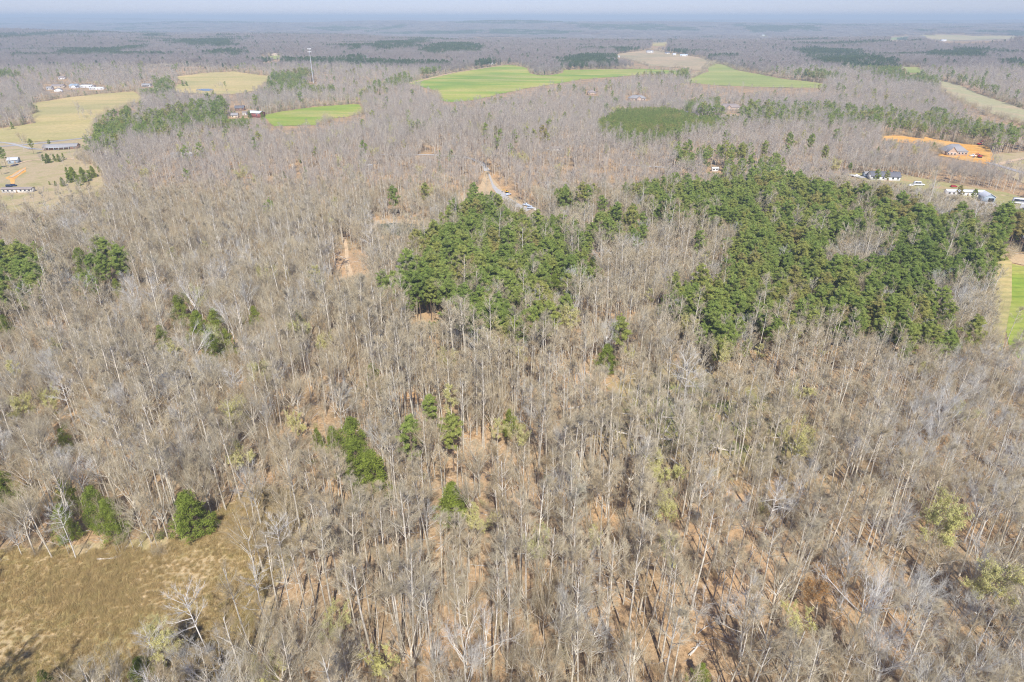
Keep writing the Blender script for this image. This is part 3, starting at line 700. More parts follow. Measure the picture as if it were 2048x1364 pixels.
# ------------------------------------------------------------------ buildings and vehicles
def bx(g, x0, x1, y0, y1, z0, z1, mi=0):
    v = [(x, y, z) for z in (z0, z1) for x, y in ((x0, y0), (x1, y0), (x1, y1), (x0, y1))]
    g.add(v, [(0, 3, 2, 1), (4, 5, 6, 7), (0, 1, 5, 4), (1, 2, 6, 5), (2, 3, 7, 6), (3, 0, 4, 7)], mi)
def part(name, g, mats, parent, label=None):
    o = link(name, g.mesh(name, mats if isinstance(mats, list) else [mats]), parent)
    if label: o['label'] = label
    return o
def gable(g, L, W, z, rh, ov=.5, th=.22, axis='x', cx=0, cy=0):
    a, b = (L / 2 + ov, W / 2 + ov); s = rh / (W / 2); zl = z - s * ov
    v = []
    for x in (-a, a):
        v += [(x, -b, zl), (x, 0, z + rh), (x, b, zl), (x, b, zl + th), (x, 0, z + rh + th), (x, -b, zl + th)]
    if axis == 'y': v = [(-p[1], p[0], p[2]) for p in v]
    v = [(p[0] + cx, p[1] + cy, p[2]) for p in v]
    g.add(v, [(0, 6, 11, 5), (5, 11, 10, 4), (4, 10, 9, 3), (3, 9, 8, 2), (2, 8, 7, 1), (1, 7, 6, 0)])
    g.add(v, [(0, 5, 4, 1), (1, 4, 3, 2), (6, 7, 10, 11), (7, 8, 9, 10)])
def gable_wall(g, L, W, z, rh, axis='x', cx=0, cy=0):
    for x in (-L / 2, L / 2 - .12):
        v = [(x, -W / 2, z), (x, W / 2, z), (x, 0, z + rh - .02), (x + .12, -W / 2, z), (x + .12, W / 2, z), (x + .12, 0, z + rh - .02)]
        if axis == 'y': v = [(-p[1], p[0], p[2]) for p in v]
        v = [(p[0] + cx, p[1] + cy, p[2]) for p in v]
        g.add(v, [(0, 1, 2), (3, 5, 4)]); g.add(v, [(1, 4, 5, 2), (0, 2, 5, 3)])
def hip(g, L, W, z, rh, ov=.5, cx=0, cy=0):
    a, b = L / 2 + ov, W / 2 + ov; r = max(.3, a - b)
    v = [(-a, -b, z), (a, -b, z), (a, b, z), (-a, b, z), (-r, 0, z + rh), (r, 0, z + rh), (-a, -b, z - .2), (a, -b, z - .2), (a, b, z - .2), (-a, b, z - .2)]
    v = [(p[0] + cx, p[1] + cy, p[2]) for p in v]
    g.add(v, [(0, 1, 5, 4), (2, 3, 4, 5), (6, 7, 1, 0), (7, 8, 2, 1), (8, 9, 3, 2), (9, 6, 0, 3), (9, 8, 7, 6)]); g.add(v, [(1, 2, 5), (3, 0, 4)])
HSPOTS = []     # the same, but with full-grown trees in front
SPOTS = []      # places where no tree may stand: x, y, radius
LANDMARKS = []  # (x, y, z, words)
def house(label, u, v, pw, W, h, rot=0, wall='white', roof='greyroof', form='gable', rh=2.2, nwin=4, door=1, wing=None, chimney=False, name='house', cat='house', garage=0, porch=False, lm=None, L=None, clear=None, hide=False):
    x, y = at(u, v)
    L = L or max(4.0, pw * mpp(u, v) / max(.35, math.cos(R(rot)) + .0)); z = min(zh(x, y), zh(x - L / 2, y), zh(x + L / 2, y)) + .3
    root = empty(name, (x, y + W / 2, z), R(rot)); tag(root, label, cat)
    g = Geo(); bx(g, -L / 2, L / 2, -W / 2, W / 2, -1.0, h)
    rg = Geo()
    if form == 'gable': gable(rg, L, W, h, rh); gable_wall(g, L - .02, W - .02, h - .01, rh)
    elif form == 'gabley': gable(rg, W, L, h, rh, axis='y'); gable_wall(g, W - .02, L - .02, h - .01, rh, 'y')
    else: hip(rg, L, W, h + .2, rh)
    if wing:                       # wing = (centre x, width, depth forward): a front-facing gable
        cx, ww, wd = wing
        bx(g, cx - ww / 2, cx + ww / 2, -W / 2 - wd, -W / 2 + .2, -1.0, h - .01)
        gable(rg, W / 2 + wd, ww, h - .01, rh * .8, axis='y', cx=cx, cy=-(W / 2 + wd) / 2 - .01)
        gable_wall(g, W / 2 + wd, ww - .02, h - .03, rh * .8, 'y', cx=cx, cy=-(W / 2 + wd) / 2)
    part('wall', g, M[wall], root); part('roof', rg, M[roof], root)
    for k in range(nwin):
        wx = -L / 2 + L * (k + .5) / nwin; yf = -W / 2
        if wing and abs(wx - wing[0]) < wing[1] / 2: yf -= wing[2]
        if door and k == nwin // 2: continue
        w = Geo(); bx(w, wx - .75, wx + .75, yf - .05, yf + .05, h * .36, h * .82); wo_ = part('window', w, M['trim'], root)
        p = Geo(); bx(p, wx - .6, wx + .6, yf - .08, yf - .04, h * .40, h * .78); part('pane', p, M['glass'], wo_)
    if door:
        k = nwin // 2; wx = -L / 2 + L * (k + .5) / max(1, nwin); yf = -W / 2
        if wing and abs(wx - wing[0]) < wing[1] / 2: yf -= wing[2]
        w = Geo(); bx(w, wx - .55, wx + .55, yf - .06, yf + .05, .1, 2.15); part('door', w, M['wood'], root)
    if garage:
        w = Geo(); gx = L / 2 - 2.4 if garage > 0 else -L / 2 + 2.4
        bx(w, gx - 1.7, gx + 1.7, -W / 2 - .06, -W / 2 + .05, 0, min(h - .4, 2.6)); part('garage_door', w, M['black' if name == 'garage' else 'trim'], root)
    if chimney:
        w = Geo(); bx(w, L * .2, L * .2 + 1, -.5, .5, h, h + rh + 1.0); part('chimney', w, M['brick'], root)
    if porch:
        w = Geo(); bx(w, -L * .45, L * .3, -W / 2 - 2.4, -W / 2, h - .35, h - .2); part('porch_roof', w, M['metalroof'], root)
        for k in range(6):
            px = -L * .44 + L * .73 * k / 5; c = Geo(); bx(c, px - .1, px + .1, -W / 2 - 2.3, -W / 2 - 2.1, -.3, h - .35); part('post', c, M['trim'], root)
    (HSPOTS if hide else SPOTS).append((x, y + W / 2, (clear or max(L, W) * .55 + 3)))
    if lm: LANDMARKS.append((x, y, z, lm))
    return root
house("long pale grey mobile home in the grass clearing at the left edge", 34, 386, 57, 5, 2.7, 3, 'offwhite', 'brownroof', rh=.7, nwin=7, name='mobile_home', cat='mobile home', lm='pale mobile home at the left edge')
house("low brick ranch house with grey roof and white-posted porch beside the tan field", 118, 300, 60, 10, 2.9, 12, 'brick', 'greyroof', rh=2.0, nwin=7, porch=True, lm='ranch house with the long porch')
house("long low white-roofed shed half hidden by bare trees", 362, 315, 38, 6, 2.8, 10, 'bluegrey', 'metalroof', rh=1.0, nwin=3, name='shed', cat='shed', lm='white-roofed shed in the woods', hide=True)
house("dark red barn with pale metal roof and white doors beside the small green field", 511, 235, 26, 11, 5, -18, 'redbarn', 'metalroof', rh=1.9, nwin=2, door=0, garage=-1, name='barn', cat='barn', lm='dark red barn')
house("small yellow-walled house behind the pines left of the red barn", 468, 236, 12, 8, 3, 10, 'cream', 'greyroof', rh=2.2, nwin=2)
house("dark-roofed house among bare trees behind the red barn", 478, 221, 17, 9, 3, 10, 'brick', 'darkroof', rh=2.4, nwin=4, chimney=True)
house("white and brown box shed on the open ground just left of the red barn", 489, 231, 8, 6, 3, 0, 'offwhite', 'brownroof', rh=1.2, nwin=1, name='shed', cat='shed')
house("grey mobile house at left edge beside the dark cedars", 22, 328, 16, 9, 3, 20, 'bluegrey', 'metalroof', rh=1.6, nwin=2)
house("tan-roofed house, leftmost of the row beyond the tan field", 114, 176, 22, 12, 3, 4, 'cream', 'brownroof', rh=2.5, nwin=3)
house("white gabled house with blue-grey roof, tallest of the row beyond the tan field", 147, 177, 16, 11, 4, -6, 'white', 'bluegrey', rh=3, nwin=3, wing=(4, 6, 3))
house("small white cottage in front of the row, nearest the tan field", 115, 184, 13, 8, 3.2, 20, 'white', 'greyroof', 'gabley', rh=2.6, nwin=2)
house("pair-windowed grey cottage left of the small white cottage", 98, 180, 10, 8, 3, 0, 'offwhite', 'greyroof', rh=2.0, nwin=2)
house("long white-roofed building at the middle of the row beyond the tan field", 172, 176, 22, 14, 3, 0, 'white', 'metalroof', rh=1.6, nwin=3)
house("long low white building with flat front at the right end of the row", 192, 180, 26, 10, 3, 6, 'white', 'metalroof', rh=1.2, nwin=4)
house("lone white house high among the trees above the row", 122, 159, 10, 10, 3, 4, 'white', 'brownroof', rh=2.4, nwin=2)
house("pale house with flat porch between the two tan fields", 292, 174, 16, 9, 3.2, 0, 'offwhite', 'greyroof', rh=2, nwin=3, porch=True)
house("cream house with orange roof standing on the far green lawn", 547, 112, 15, 12, 4.2, 0, 'cream', 'tanbrick', 'hip', rh=3, nwin=3)
house("small white house at left end of the far green lawn", 500, 117, 12, 10, 3.5, 0, 'white', 'greyroof', rh=2, nwin=2)
house("small white building between the cream house and the cell tower", 569, 110, 5, 8, 5, 0, 'white', 'metalroof', rh=2, nwin=1)
house("long tan stable building left of the cell tower", 588, 114, 26, 12, 4, 0, 'cream', 'brownroof', rh=1.5, nwin=5, name='stable', cat='stable')
house("tall white house on the hill right of the cell tower", 672, 103, 8, 10, 6, 0, 'white', 'metalroof', rh=2, nwin=2)
house("low tan house beside the tall white house right of the cell tower", 684, 104, 14, 10, 3.5, 0, 'cream', 'brownroof', rh=2, nwin=3)
house("long white metal barn alone beyond the upper left corner of the green field", 881, 110, 16, 14, 5, -6, 'white', 'metalroof', rh=1.6, nwin=3, name='barn', cat='barn', door=0)
house("white house at the top end of the field road", 985, 130, 14, 9, 3.2, 0, 'offwhite', 'metalroof', rh=2, nwin=3)
house("white farmhouse cluster building at top of the cleared pasture", 1300, 106, 13, 12, 5, 0, 'white', 'greyroof', rh=3, nwin=3, wing=(3, 6, 3))
house("white house with blue-grey roof left of the orange earth strip on the pasture", 1368, 113, 14, 12, 4, -8, 'white', 'bluemetal', rh=2.4, nwin=3)
house("small white shed on the pasture between the two farmhouses", 1349, 111, 6, 9, 4, 0, 'white', 'metalroof', rh=2, nwin=1, name='shed', cat='shed')
house("tiny white shed at the left end of the cleared pasture", 1237, 116, 5, 7, 4, 0, 'white', 'metalroof', rh=1.6, nwin=1, name='shed', cat='shed')
house("pale house with dark windows right of centre on the pasture", 1335, 108, 8, 10, 3.6, 0, 'offwhite', 'darkroof', rh=2, nwin=2)
house("long white building at the top corner of the pale green pasture", 1432, 121, 13, 12, 5, 0, 'white', 'metalroof', rh=1.6, nwin=3, name='barn', cat='barn', door=0)
house("low brown shed right of the long white building above the pale green pasture", 1446, 126, 8, 9, 3, 0, 'wood', 'brownroof', rh=1.4, nwin=1, name='shed', cat='shed')
house("big pale stone house with gabled front right below the green field", 1275, 202, 34, 13, 3.6, -6, 'tanbrick', 'greyroof', 'hip', rh=4, nwin=6, wing=(3, 8, 4), chimney=True, lm='big pale stone house')
house("hip-roofed brown house half hidden left of the big pale stone house", 1184, 190, 16, 11, 3.2, 6, 'tanbrick', 'brownroof', 'hip', rh=4, nwin=3)
house("wide hip-roofed brick house right of the young pine stand", 1461, 221, 42, 12, 3.4, 4, 'tanbrick', 'brownroof', 'hip', rh=4.6, nwin=6, wing=(-4, 7, 3), garage=1, lm='wide hip-roofed brick house')
house("white gabled shed just behind the right end of the young pines", 1372, 232, 12, 7, 3.2, 0, 'white', 'darkroof', rh=2, nwin=2, name='shed', cat='shed')
house("open lumber shed with tan roof in front of the hip-roofed brick house", 1466, 236, 15, 6, 2.4, -6, 'lumber', 'tanbrick', rh=1, nwin=2, name='shed', cat='shed')
house("large new house with grey gabled roofs standing in the orange clay yard", 1913, 311, 42, 13, 3.4, -8, 'tanbrick', 'greyroof', 'hip', rh=5.5, nwin=7, wing=(-5, 8, 4), lm='new grey-roofed house in the clay yard', clear=18)
house("white house with dark grey roof partly hidden by a pine in the right yard", 1772, 362, 54, 9, 3.2, -8, 'white', 'darkroof', rh=2.6, nwin=6, chimney=True, lm='white house in the right yard')
house("small blue-grey shed between the white car and the white house", 1735, 355, 10, 5, 2.5, 0, 'bluegrey', 'greyroof', rh=1.2, nwin=1, name='shed', cat='shed')
house("long white mobile home in the right yard beside the grey garage", 1931, 393, 70, 5, 3.0, -7, 'white', 'metalroof', rh=.8, nwin=8, name='mobile_home', cat='mobile home', lm='long white mobile home')
house("grey garage with a dark open door beside the long white mobile home", 1979, 405, 21, 8, 3.4, -10, 'bluegrey', 'metalroof', 'gabley', rh=2.0, nwin=0, door=0, garage=1, name='garage', cat='garage', lm='grey garage', L=7)
house("small white hunting cabin on posts alone among trees left of the right pine wood", 1430, 343, 12, 3, 2.2, 6, 'white', 'metalroof', rh=.6, nwin=2, name='cabin', cat='cabin', door=0)
house("white house lone far beyond the right woods under the far dark pines", 1750, 91, 11, 12, 6, 0, 'white', 'metalroof', rh=2, nwin=3)
house("white building on the far tan field near the right edge", 1888, 83, 9, 14, 6, 0, 'white', 'metalroof', rh=2, nwin=2)
house("white farmhouse above the far tan field, nearest the right edge", 2014, 70, 10, 20, 9, 0, 'cream', 'brownroof', rh=4, nwin=3)
house("white long building far beyond the pasture near the skyline", 1522, 72, 14, 18, 7, 0, 'white', 'metalroof', rh=2, nwin=3)
house("far white house beyond trees left of the lone white house", 1586, 86, 7, 14, 6, 0, 'white', 'greyroof', rh=3, nwin=2)
house("white house just above the far end of the pasture", 1352, 88, 8, 14, 5, 0, 'white', 'metalroof', rh=2, nwin=2)
house("small dark-roofed house with pale walls among the trees at far upper left", 70, 52, 8, 24, 9, 0, 'white', 'metalroof', rh=3, nwin=2)
house("white garden shed with porch in the wood right of the gravel road", 1112, 302, 22, 4, 2.4, 0, 'offwhite', 'brownroof', rh=.9, nwin=3, name='shed', cat='shed', hide=True)
house("little brown cabin showing through trees at upper left of gravel road", 738, 337, 14, 4, 2.2, 0, 'offwhite', 'metalroof', rh=.7, nwin=2, name='cabin', cat='cabin', hide=True)

def car(label, u, v, rot, paint, form='suv', s=1.0, name='parked_car', cat='car', group=None):
    x, y = at(u, v); root = empty(name, (x, y, zh(x, y) + .30), R(rot)); tag(root, label, cat, group)
    Lh, Wh = 2.3 * s, .92 * s; g = Geo()
    def hull(xs, zb, zt, w0, w1, mi=0):   # stations along x with bottom, top and half widths
        n = len(xs); vv = []
        for i in range(n):
            vv += [(xs[i], -w0[i], zb[i]), (xs[i], w0[i], zb[i]), (xs[i], w1[i], zt[i]), (xs[i], -w1[i], zt[i])]
        ff = []
        for i in range(n - 1):
            a = i * 4
            for k in range(4): ff.append((a + k, a + (k + 1) % 4, a + 4 + (k + 1) % 4, a + 4 + k))
        ff += [(3, 2, 1, 0), (n * 4 - 4, n * 4 - 3, n * 4 - 2, n * 4 - 1)]; return vv, ff
    vv, ff = hull([-Lh, -Lh * .92, -Lh * .4, Lh * .45, Lh * .9, Lh], [.45, .3, .28, .28, .3, .45], [.8, .95, 1.0, .98, .86, .7], [Wh * .85, Wh, Wh, Wh, Wh, Wh * .8], [Wh * .8, Wh * .95, Wh * .97, Wh * .97, Wh * .9, Wh * .75]); g.add(vv, ff)
    x0, x1 = (-Lh * .25, Lh * .45) if form == 'pickup' else (-Lh * .9, Lh * .4)
    vv, ff = hull([x0, x0 + .25, x1 - .5, x1], [.97] * 4, [1.0, 1.62 * s, 1.6 * s, 1.0], [Wh * .9] * 4, [Wh * .85, Wh * .74, Wh * .74, Wh * .85]); g.add(vv, ff)
    part('body', g, M[paint], root)
    w = Geo()
    for sy in (-1, 1): bx(w, x0 + .35, x1 - .6, sy * Wh * .83 - .04, sy * Wh * .83 + .04, 1.12, 1.42 * s)
    bx(w, x1 - .34, x1 - .22, -Wh * .7, Wh * .7, 1.12, 1.4 * s); part('window', w, M['glass'], root)
    for sx in (-.62, .62):
        for sy in (-1, 1):
            t = Geo(); tubes(t, np.array([[[sx * Lh, sy * Wh * .8, .34], [sx * Lh, sy * (Wh + .03), .34]]]), np.array([[.34, .34]]), 10)
            a = np.arange(10) * 2 * math.pi / 10; c = np.stack([sx * Lh + .33 * np.cos(a), np.full(10, sy * (Wh + .035)), .34 + .33 * np.sin(a)], 1)
            t.add(np.concatenate([c, [[sx * Lh, sy * (Wh + .05), .34]]]), [(k, (k + 1) % 10, 10) for k in range(10)]); part('wheel', t, M['tyre'], root)
    SPOTS.append((x, y, 5)); return root
car("dark navy car parked behind the pale mobile home, the left one of two", 19, 374, 5, 'navy')
car("dark navy car parked behind the pale mobile home, the right one of two", 28, 373, -5, 'navy')
car("white pickup truck parked on the gravel left of the white house", 1712, 354, 10, 'white', 'pickup', 1.15)
car("white car standing on bare earth in the yard, left of the white camper", 1822, 373, 20, 'offwhite')
car("bluish silver pickup on the gravel pad among the central pines, left of the others", 1052, 412, -30, 'bluemetal', 'pickup', 1.1)
car("pale blue van on the gravel pad among the central pines, middle of three", 1062, 418, -20, 'bluemetal', 'suv', 1.15)
car("white car at the right end of the gravel pad among the central pines", 1072, 421, 60, 'white')
car("small blue and white car beside the yellow digger on the gravel drive", 1017, 391, 40, 'bluemetal', 'suv', .9)
car("white pickup parked beside the new house in the clay yard", 1945, 313, -20, 'white', 'pickup', 1.2)
car("dark red car behind the long white mobile home", 1907, 375, 5, 'red')
car("black pickup half out of frame at the right edge below the white camper", 2046, 422, 60, 'black', 'pickup', 1.1)
car("white camper trailer standing on the bare yard right of the white house", 1837, 371, -8, 'white', 'suv', 1.7, 'camper', 'camper')
car("white motorhome parked at the right edge of the yard", 2040, 408, -25, 'white', 'suv', 2.2, 'motorhome', 'motorhome')
def digger(label, u, v, rot, paint):
    x, y = at(u, v); root = empty('digger', (x, y, zh(x, y) + .3), R(rot)); tag(root, label, 'digger'); root.scale = (.6,) * 3 if paint == 'yellow' else (1, 1, 1)
    for sy in (-1, 1):
        t = Geo(); P = np.array([[[-1.6, sy * 1.1, .45], [1.6, sy * 1.1, .45]]]); tubes(t, P, np.array([[.45, .45]]), 10); bx(t, -1.6, 1.6, sy * 1.1 - .25, sy * 1.1 + .25, .05, .85); part('track', t, M['tyre'], root)
    g = Geo(); bx(g, -1.7, 1.2, -1.2, 1.2, 1.0, 2.0); part('body', g, M[paint], root)
    g = Geo(); bx(g, 0, 1.2, -1.15, -.1, 2.0, 3.0); part('cab', g, M['glass'], root)
    g = Geo(); tubes(g, np.array([[[1., .4, 1.6], [3.0, .4, 4.2], [5.4, .4, 3.4], [6.0, .4, 1.2]]]), np.array([[.28, .25, .2, .15]]), 6); part('boom', g, M[paint], root)
    g = Geo(); bx(g, 5.5, 6.5, -.1, .9, .5, 1.3); part('bucket', g, M['darkroof'], root)
    SPOTS.append((x, y, 5))
digger("yellow digger parked beside the gravel drive in the central clearing", 1014, 386, 160, 'yellow')
digger("dark red digger at the back right of the orange clay yard", 1958, 291, 20, 'red')
digger("dark red digger in front of the new house at the right end of the clay", 1958, 316, 190, 'red')

def cell_tower(u, v, vtop):
    x, y = at(u, v); z0 = zh(x, y)
    z1 = z0 + 20
    while proj(x, y, z1)[1] > vtop: z1 += .5
    H = z1 - z0; root = empty('cell_tower', (x, y, z0)); tag(root, "tall pale cell tower with two rings of white antennas above the woods", 'cell tower')
    g = Geo(); tubes(g, np.array([[[0, 0, -1], [0, 0, H * .5], [0, 0, H]]]), np.array([[.75, .6, .4]]), 10); part('pole', g, M['steel'], root)
    for zz in (H - 1.2, H - 6.0):
        g = Geo(); a = np.arange(13) * 2 * math.pi / 12
        ring = np.stack([2.9 * np.cos(a), 2.9 * np.sin(a), np.full(13, zz)], 1)[None]; tubes(g, ring, np.full((1, 13), .12), 4)
        for k in range(3):
            b = k * 2.094 + .4; tubes(g, np.array([[[0, 0, zz], [2.9 * math.cos(b), 2.9 * math.sin(b), zz]]]), np.array([[.14, .14]]), 4)
        pf = part('platform', g, M['steel'], root)
        for k in range(12):
            b = k * math.pi / 6; q = Geo(); cx, cy = 3.1 * math.cos(b), 3.1 * math.sin(b)
            bx(q, cx - .22, cx + .22, cy - .22, cy + .22, zz - 1.2, zz + 1.4); part('antenna', q, M['white'], pf)
    SPOTS.append((x, y, 6)); LANDMARKS.append((x, y, z0, 'cell tower'))
cell_tower(627, 166, 97)
def power_pole(u, v, words):
    x, y = at(u, v); root = empty('power_pole', (x, y, zh(x, y)), R(20)); tag(root, words, 'power pole', 'power poles')
    g = Geo(); tubes(g, np.array([[[0, 0, -1], [0, 0, 11]]]), np.array([[.24, .16]]), 6); part('pole', g, M['wood'], root)
    g = Geo(); bx(g, -1.3, 1.3, -.08, .08, 9.8, 10.0); part('crossarm', g, M['wood'], root)
power_pole(898, 147, "wooden power pole nearest the near end of the field road")
power_pole(950, 137, "wooden power pole halfway along the field road")
power_pole(1009, 131, "wooden power pole at the top corner of the green field")
power_pole(2035, 398, "wooden power pole beside the motorhome at the right edge")
power_pole(1806, 320, "wooden power pole in the strip of bare trees left of the clay yard")

# fallen trunks
LOGS = [((1137, 819), (1237, 797), "long pale fallen trunk, uppermost in the mossy clearing", .34), ((1156, 842), (1184, 826), "short tan fallen trunk left of the mossy clearing", .22), ((1233, 826), (1280, 832), "grey fallen trunk in the middle of the mossy clearing", .26),
        ((1323, 835), (1353, 838), "bright white fallen trunk at the right of the mossy clearing", .34), ((1237, 865), (1284, 875), "pale fallen trunk low in the mossy clearing, left of its near twin", .28), ((1294, 875), (1347, 882), "bright white fallen trunk low in the mossy clearing", .34),
        ((1379, 842), (1425, 862), "long grey fallen trunk right of the mossy clearing", .30), ((1329, 866), (1341, 846), "steeply lying fallen trunk between two white ones", .22), ((1366, 870), (1410, 858), "thin pale fallen trunk right of the bright white ones", .22),
        ((1409, 894), (1424, 886), "short white fallen trunk above the white broken one", .30), ((1340, 917), (1364, 935), "pale fallen trunk lowest in the mossy clearing", .28), ((1428, 896), (1462, 904), "broken fallen trunk with a bright white end", .36),
        ((1640, 866), (1702, 884), "pale fallen trunk under the slender trees at right", .28), ((1560, 1012), (1645, 1036), "dark rotting fallen tree in the lower right wood", .5), ((1575, 985), (1592, 1012), "dark broken fallen limb above the rotting fallen tree", .35),
        ((871, 1104), (901, 1072), "thin fallen trunk on bare tan ground at bottom centre", .2), ((195, 1119), (237, 1117), "pale fallen trunk along the top edge of the meadow", .22), ((648, 492), (690, 520), "fallen trunk left of the sandy track", .25), ((655, 560), (700, 572), "pale fallen trunk at the foot of the sandy track", .28),
        ((1180, 865), (1215, 880), "short fallen trunk in the brush left of the white ones", .22), ((1450, 830), (1490, 870), "grey fallen trunk crossing the shadows right of the clearing", .24), ((1378, 1312), (1402, 1285), "fallen trunk near the bottom edge right of centre", .26)]
for k, (a, b, lab, r) in enumerate(LOGS):
    pa, pb = at(*a), at(*b); rg = np.random.default_rng(100 + k); A = np.array([pa[0], pa[1], zh(*pa) + r * .8]); B = np.array([pb[0], pb[1], zh(*pb) + r * .6 + .1])
    L = float(np.linalg.norm(B - A)); c = A.copy(); g = Geo(); d = (B - A) / L; sd = nrm(np.cross(d, [0, 0, 1.]))
    t = np.linspace(0, 1, 9); P = (B - A)[None] * t[:, None] + sd[None] * (np.sin(t * 4) * .02 * L)[:, None]
    tubes(g, P[None], (r * (1 - .6 * t))[None], 8)
    o = empty('fallen_tree' if L > 6 else 'fallen_log', c); tag(o, lab, 'fallen tree', 'fallen trunks on the forest floor')
    me = part('trunk', g, M['darkwood'] if 'dark' in lab else M['deadwood'], o)
    h = Geo(); st, dd, _, _ = spawn(P[None], np.array([L]), 16, .5, 1, R(25), R(60), rg); dd[:, 2] = np.abs(dd[:, 2]) * .7
    PP = grow(st, dd, np.full(len(st), L * .17) * (.5 + rg.random(len(st))), 3, .12, 0, rg); tubes(h, PP, taper(np.full(len(st), .06), np.full(len(st), .02), 4), 4)
    part('branch', h, M['darkwood'] if 'dark' in lab else M['deadwood'], o)

# ------------------------------------------------------------------ tree kinds (meshes shared by every copy)
KINDS = {}      # kind -> list of dicts: form, H, lod, joined mesh, trunk, crown
def addvar(kind, form, H, lod, geos, mats, seed):
    joined = Geo(); joined2 = None
    if isinstance(geos, tuple):
        tg, cg = geos
        for v, f, m in zip(tg.v, tg.f, tg.m): pass
        J = Geo(); J.v = tg.v + cg.v; J.n = tg.n + cg.n
        J.f = list(tg.f) + [f + tg.n for f in cg.f]; J.m = list(tg.m) + [m + 1 for m in cg.m]
        jm = J.mesh(kind + "_shape", mats)
        tr, cr = (tg.mesh("trunk", [mats[0]]), cg.mesh("crown", mats[1:])) if lod == 0 else (None, None)
    else:
        jm = geos.mesh(kind + "_shape", mats); tr = cr = None
    KINDS.setdefault(kind, []).append(dict(form=form, H=H, lod=lod, mesh=jm, trunk=tr, crown=cr))
BK, TW, PB, ND, CD, BU = M['bark'], M['twig'], M['pinebark'], M['needle'], M['cedar'], M['bud']
for s, (f, H) in enumerate([('pole', 26), ('pole', 28), ('pole', 24), ('vase', 20), ('vase', 22), ('vase', 19), ('broad', 20), ('broad', 18), ('broad', 21), ('crooked', 19), ('crooked', 17), ('grey', 20), ('grey', 19), ('dead', 18)]):
    if f == 'grey': addvar('bare', 'grey', H, 0, bare(40 + s, 'broad', H), [M['whitebark'], M['bluetwig']], s)
    else: addvar('bare', f, H, 0, bare(40 + s, f, H), [M['whitebark'] if f in ('crooked', 'dead') else BK, M['whitebark'] if f in ('crooked', 'dead') else TW], s)
for s, (f, H) in enumerate([('pole', 24), ('pole', 22), ('vase', 20), ('vase', 18), ('broad', 19), ('broad', 20)]):
    addvar('bare', f, H, 1, bare(70 + s, f, H, 1), [BK, M['midtwig']], s)
for s in range(4): addvar('bare', 'far', 19, 2, far_bare(90 + s, 18 + s), [BK, M['farshadetwig']], s)
for s in range(3): addvar('bare', 'patch', 18, 3, patch(95 + s, 90, 110, 'bare', 17), [BK, M['farshadetwig']], s)
for s, (H, w, b) in enumerate([(20, 1.1, .42), (22, .95, .5), (19, 1.25, .38), (21, 1.0, .45), (18, 1.2, .35)]):
    addvar('pine', 'pine', H, 0, pine(120 + s, H, 0, w, b), [PB, ND, PB], s)
for s, (H, w, b) in enumerate([(20, 1.15, .42), (21, 1.0, .45), (19, 1.25, .38)]): addvar('pine', 'pine', H, 1, pine(130 + s, H, 1, w, b), [PB, ND, PB], s)
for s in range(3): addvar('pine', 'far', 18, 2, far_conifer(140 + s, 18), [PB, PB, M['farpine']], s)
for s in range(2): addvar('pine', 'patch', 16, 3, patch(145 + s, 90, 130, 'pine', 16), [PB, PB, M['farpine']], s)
for s, (H, rd) in enumerate([(9, .33), (8, .38), (10, .29), (7, .40)]): addvar('cedar', 'cedar', H, 0, cedar(150 + s, H, 0, rd), [PB, CD, PB], s)
for s, (H, rd) in enumerate([(9, .26), (8, .30)]): addvar('cedar', 'cedar', H, 1, cedar(160 + s, H, 1, rd), [PB, CD, PB], s)
for s in range(2): addvar('cedar', 'far', 10, 2, far_conifer(165 + s, 10, True), [PB, PB, M['farpine']], s)
for s, (f, H, lf) in enumerate([('vase', 17, 10000), ('broad', 16, 10000), ('pole', 21, 4500), ('small', 9, 4500)]): addvar('bud', f, H, 0, bare(170 + s, f, H, 0, lf), [BK, TW, BU], s)
for s, (f, H, lf) in enumerate([('vase', 17, 3200), ('broad', 16, 3200), ('pole', 20, 1800)]): addvar('bud', f, H, 1, bare(180 + s, f, H, 1, lf), [BK, TW, BU], s)
addvar('rust', 'broad', 12, 0, bare(188, 'broad', 12, 0, 5200), [BK, TW, M['rustbud']], 0)
def variants(kind, lod, forms=None):
    r = [i for i, k in enumerate(KINDS[kind]) if k['lod'] == lod and (forms is None or k['form'] in forms)]
    return r or [i for i, k in enumerate(KINDS[kind]) if k['lod'] == lod]

# ------------------------------------------------------------------ where the trees stand
def jgrid(x0, x1, y0, y1, s, rng):
    nx, ny = int((x1 - x0) / s) + 1, int((y1 - y0) / s) + 1
    X, Y = np.meshgrid(x0 + s * np.arange(nx), y0 + s * np.arange(ny))
    X = X.ravel() + (rng.random(X.size) - .5) * s * .92; Y = Y.ravel() + (rng.random(Y.size) - .5) * s * .92
    return X, Y
def inview(X, Y, m=26):
    dep = Y * CP + CAM_H * SP
    return (np.abs(X) < .80 * dep + m) & (Y > 42)
def anyin(polys, X, Y):
    r = np.zeros(len(X), bool)
    for p in polys:
        a = np.array(p); lo, hi = a.min(0), a.max(0)
        s = np.where((X >= lo[0]) & (X <= hi[0]) & (Y >= lo[1]) & (Y <= hi[1]) & ~r)[0]
        if len(s): r[s] = inpoly(p, X[s], Y[s])
    return r
def lownoise(X, Y, sc, ph):
    return (np.sin(X / sc + ph) + np.sin(Y / sc * 1.3 + ph * 2.1) + np.sin((X + Y) / sc * .7 + ph * .7) + np.sin((X - 1.7 * Y) / sc * .45 + ph * 3.3)) / 4
TREES = []      # x, y, kind, variant, scale, rz, tilt, label, short words
def put(x, y, kind, var, sc, rz=None, tilt=(0, 0), lab=None, lm=None):
    TREES.append([x, y, kind, var, sc, rs.random() * 6.283 if rz is None else rz, tilt, lab, lm])

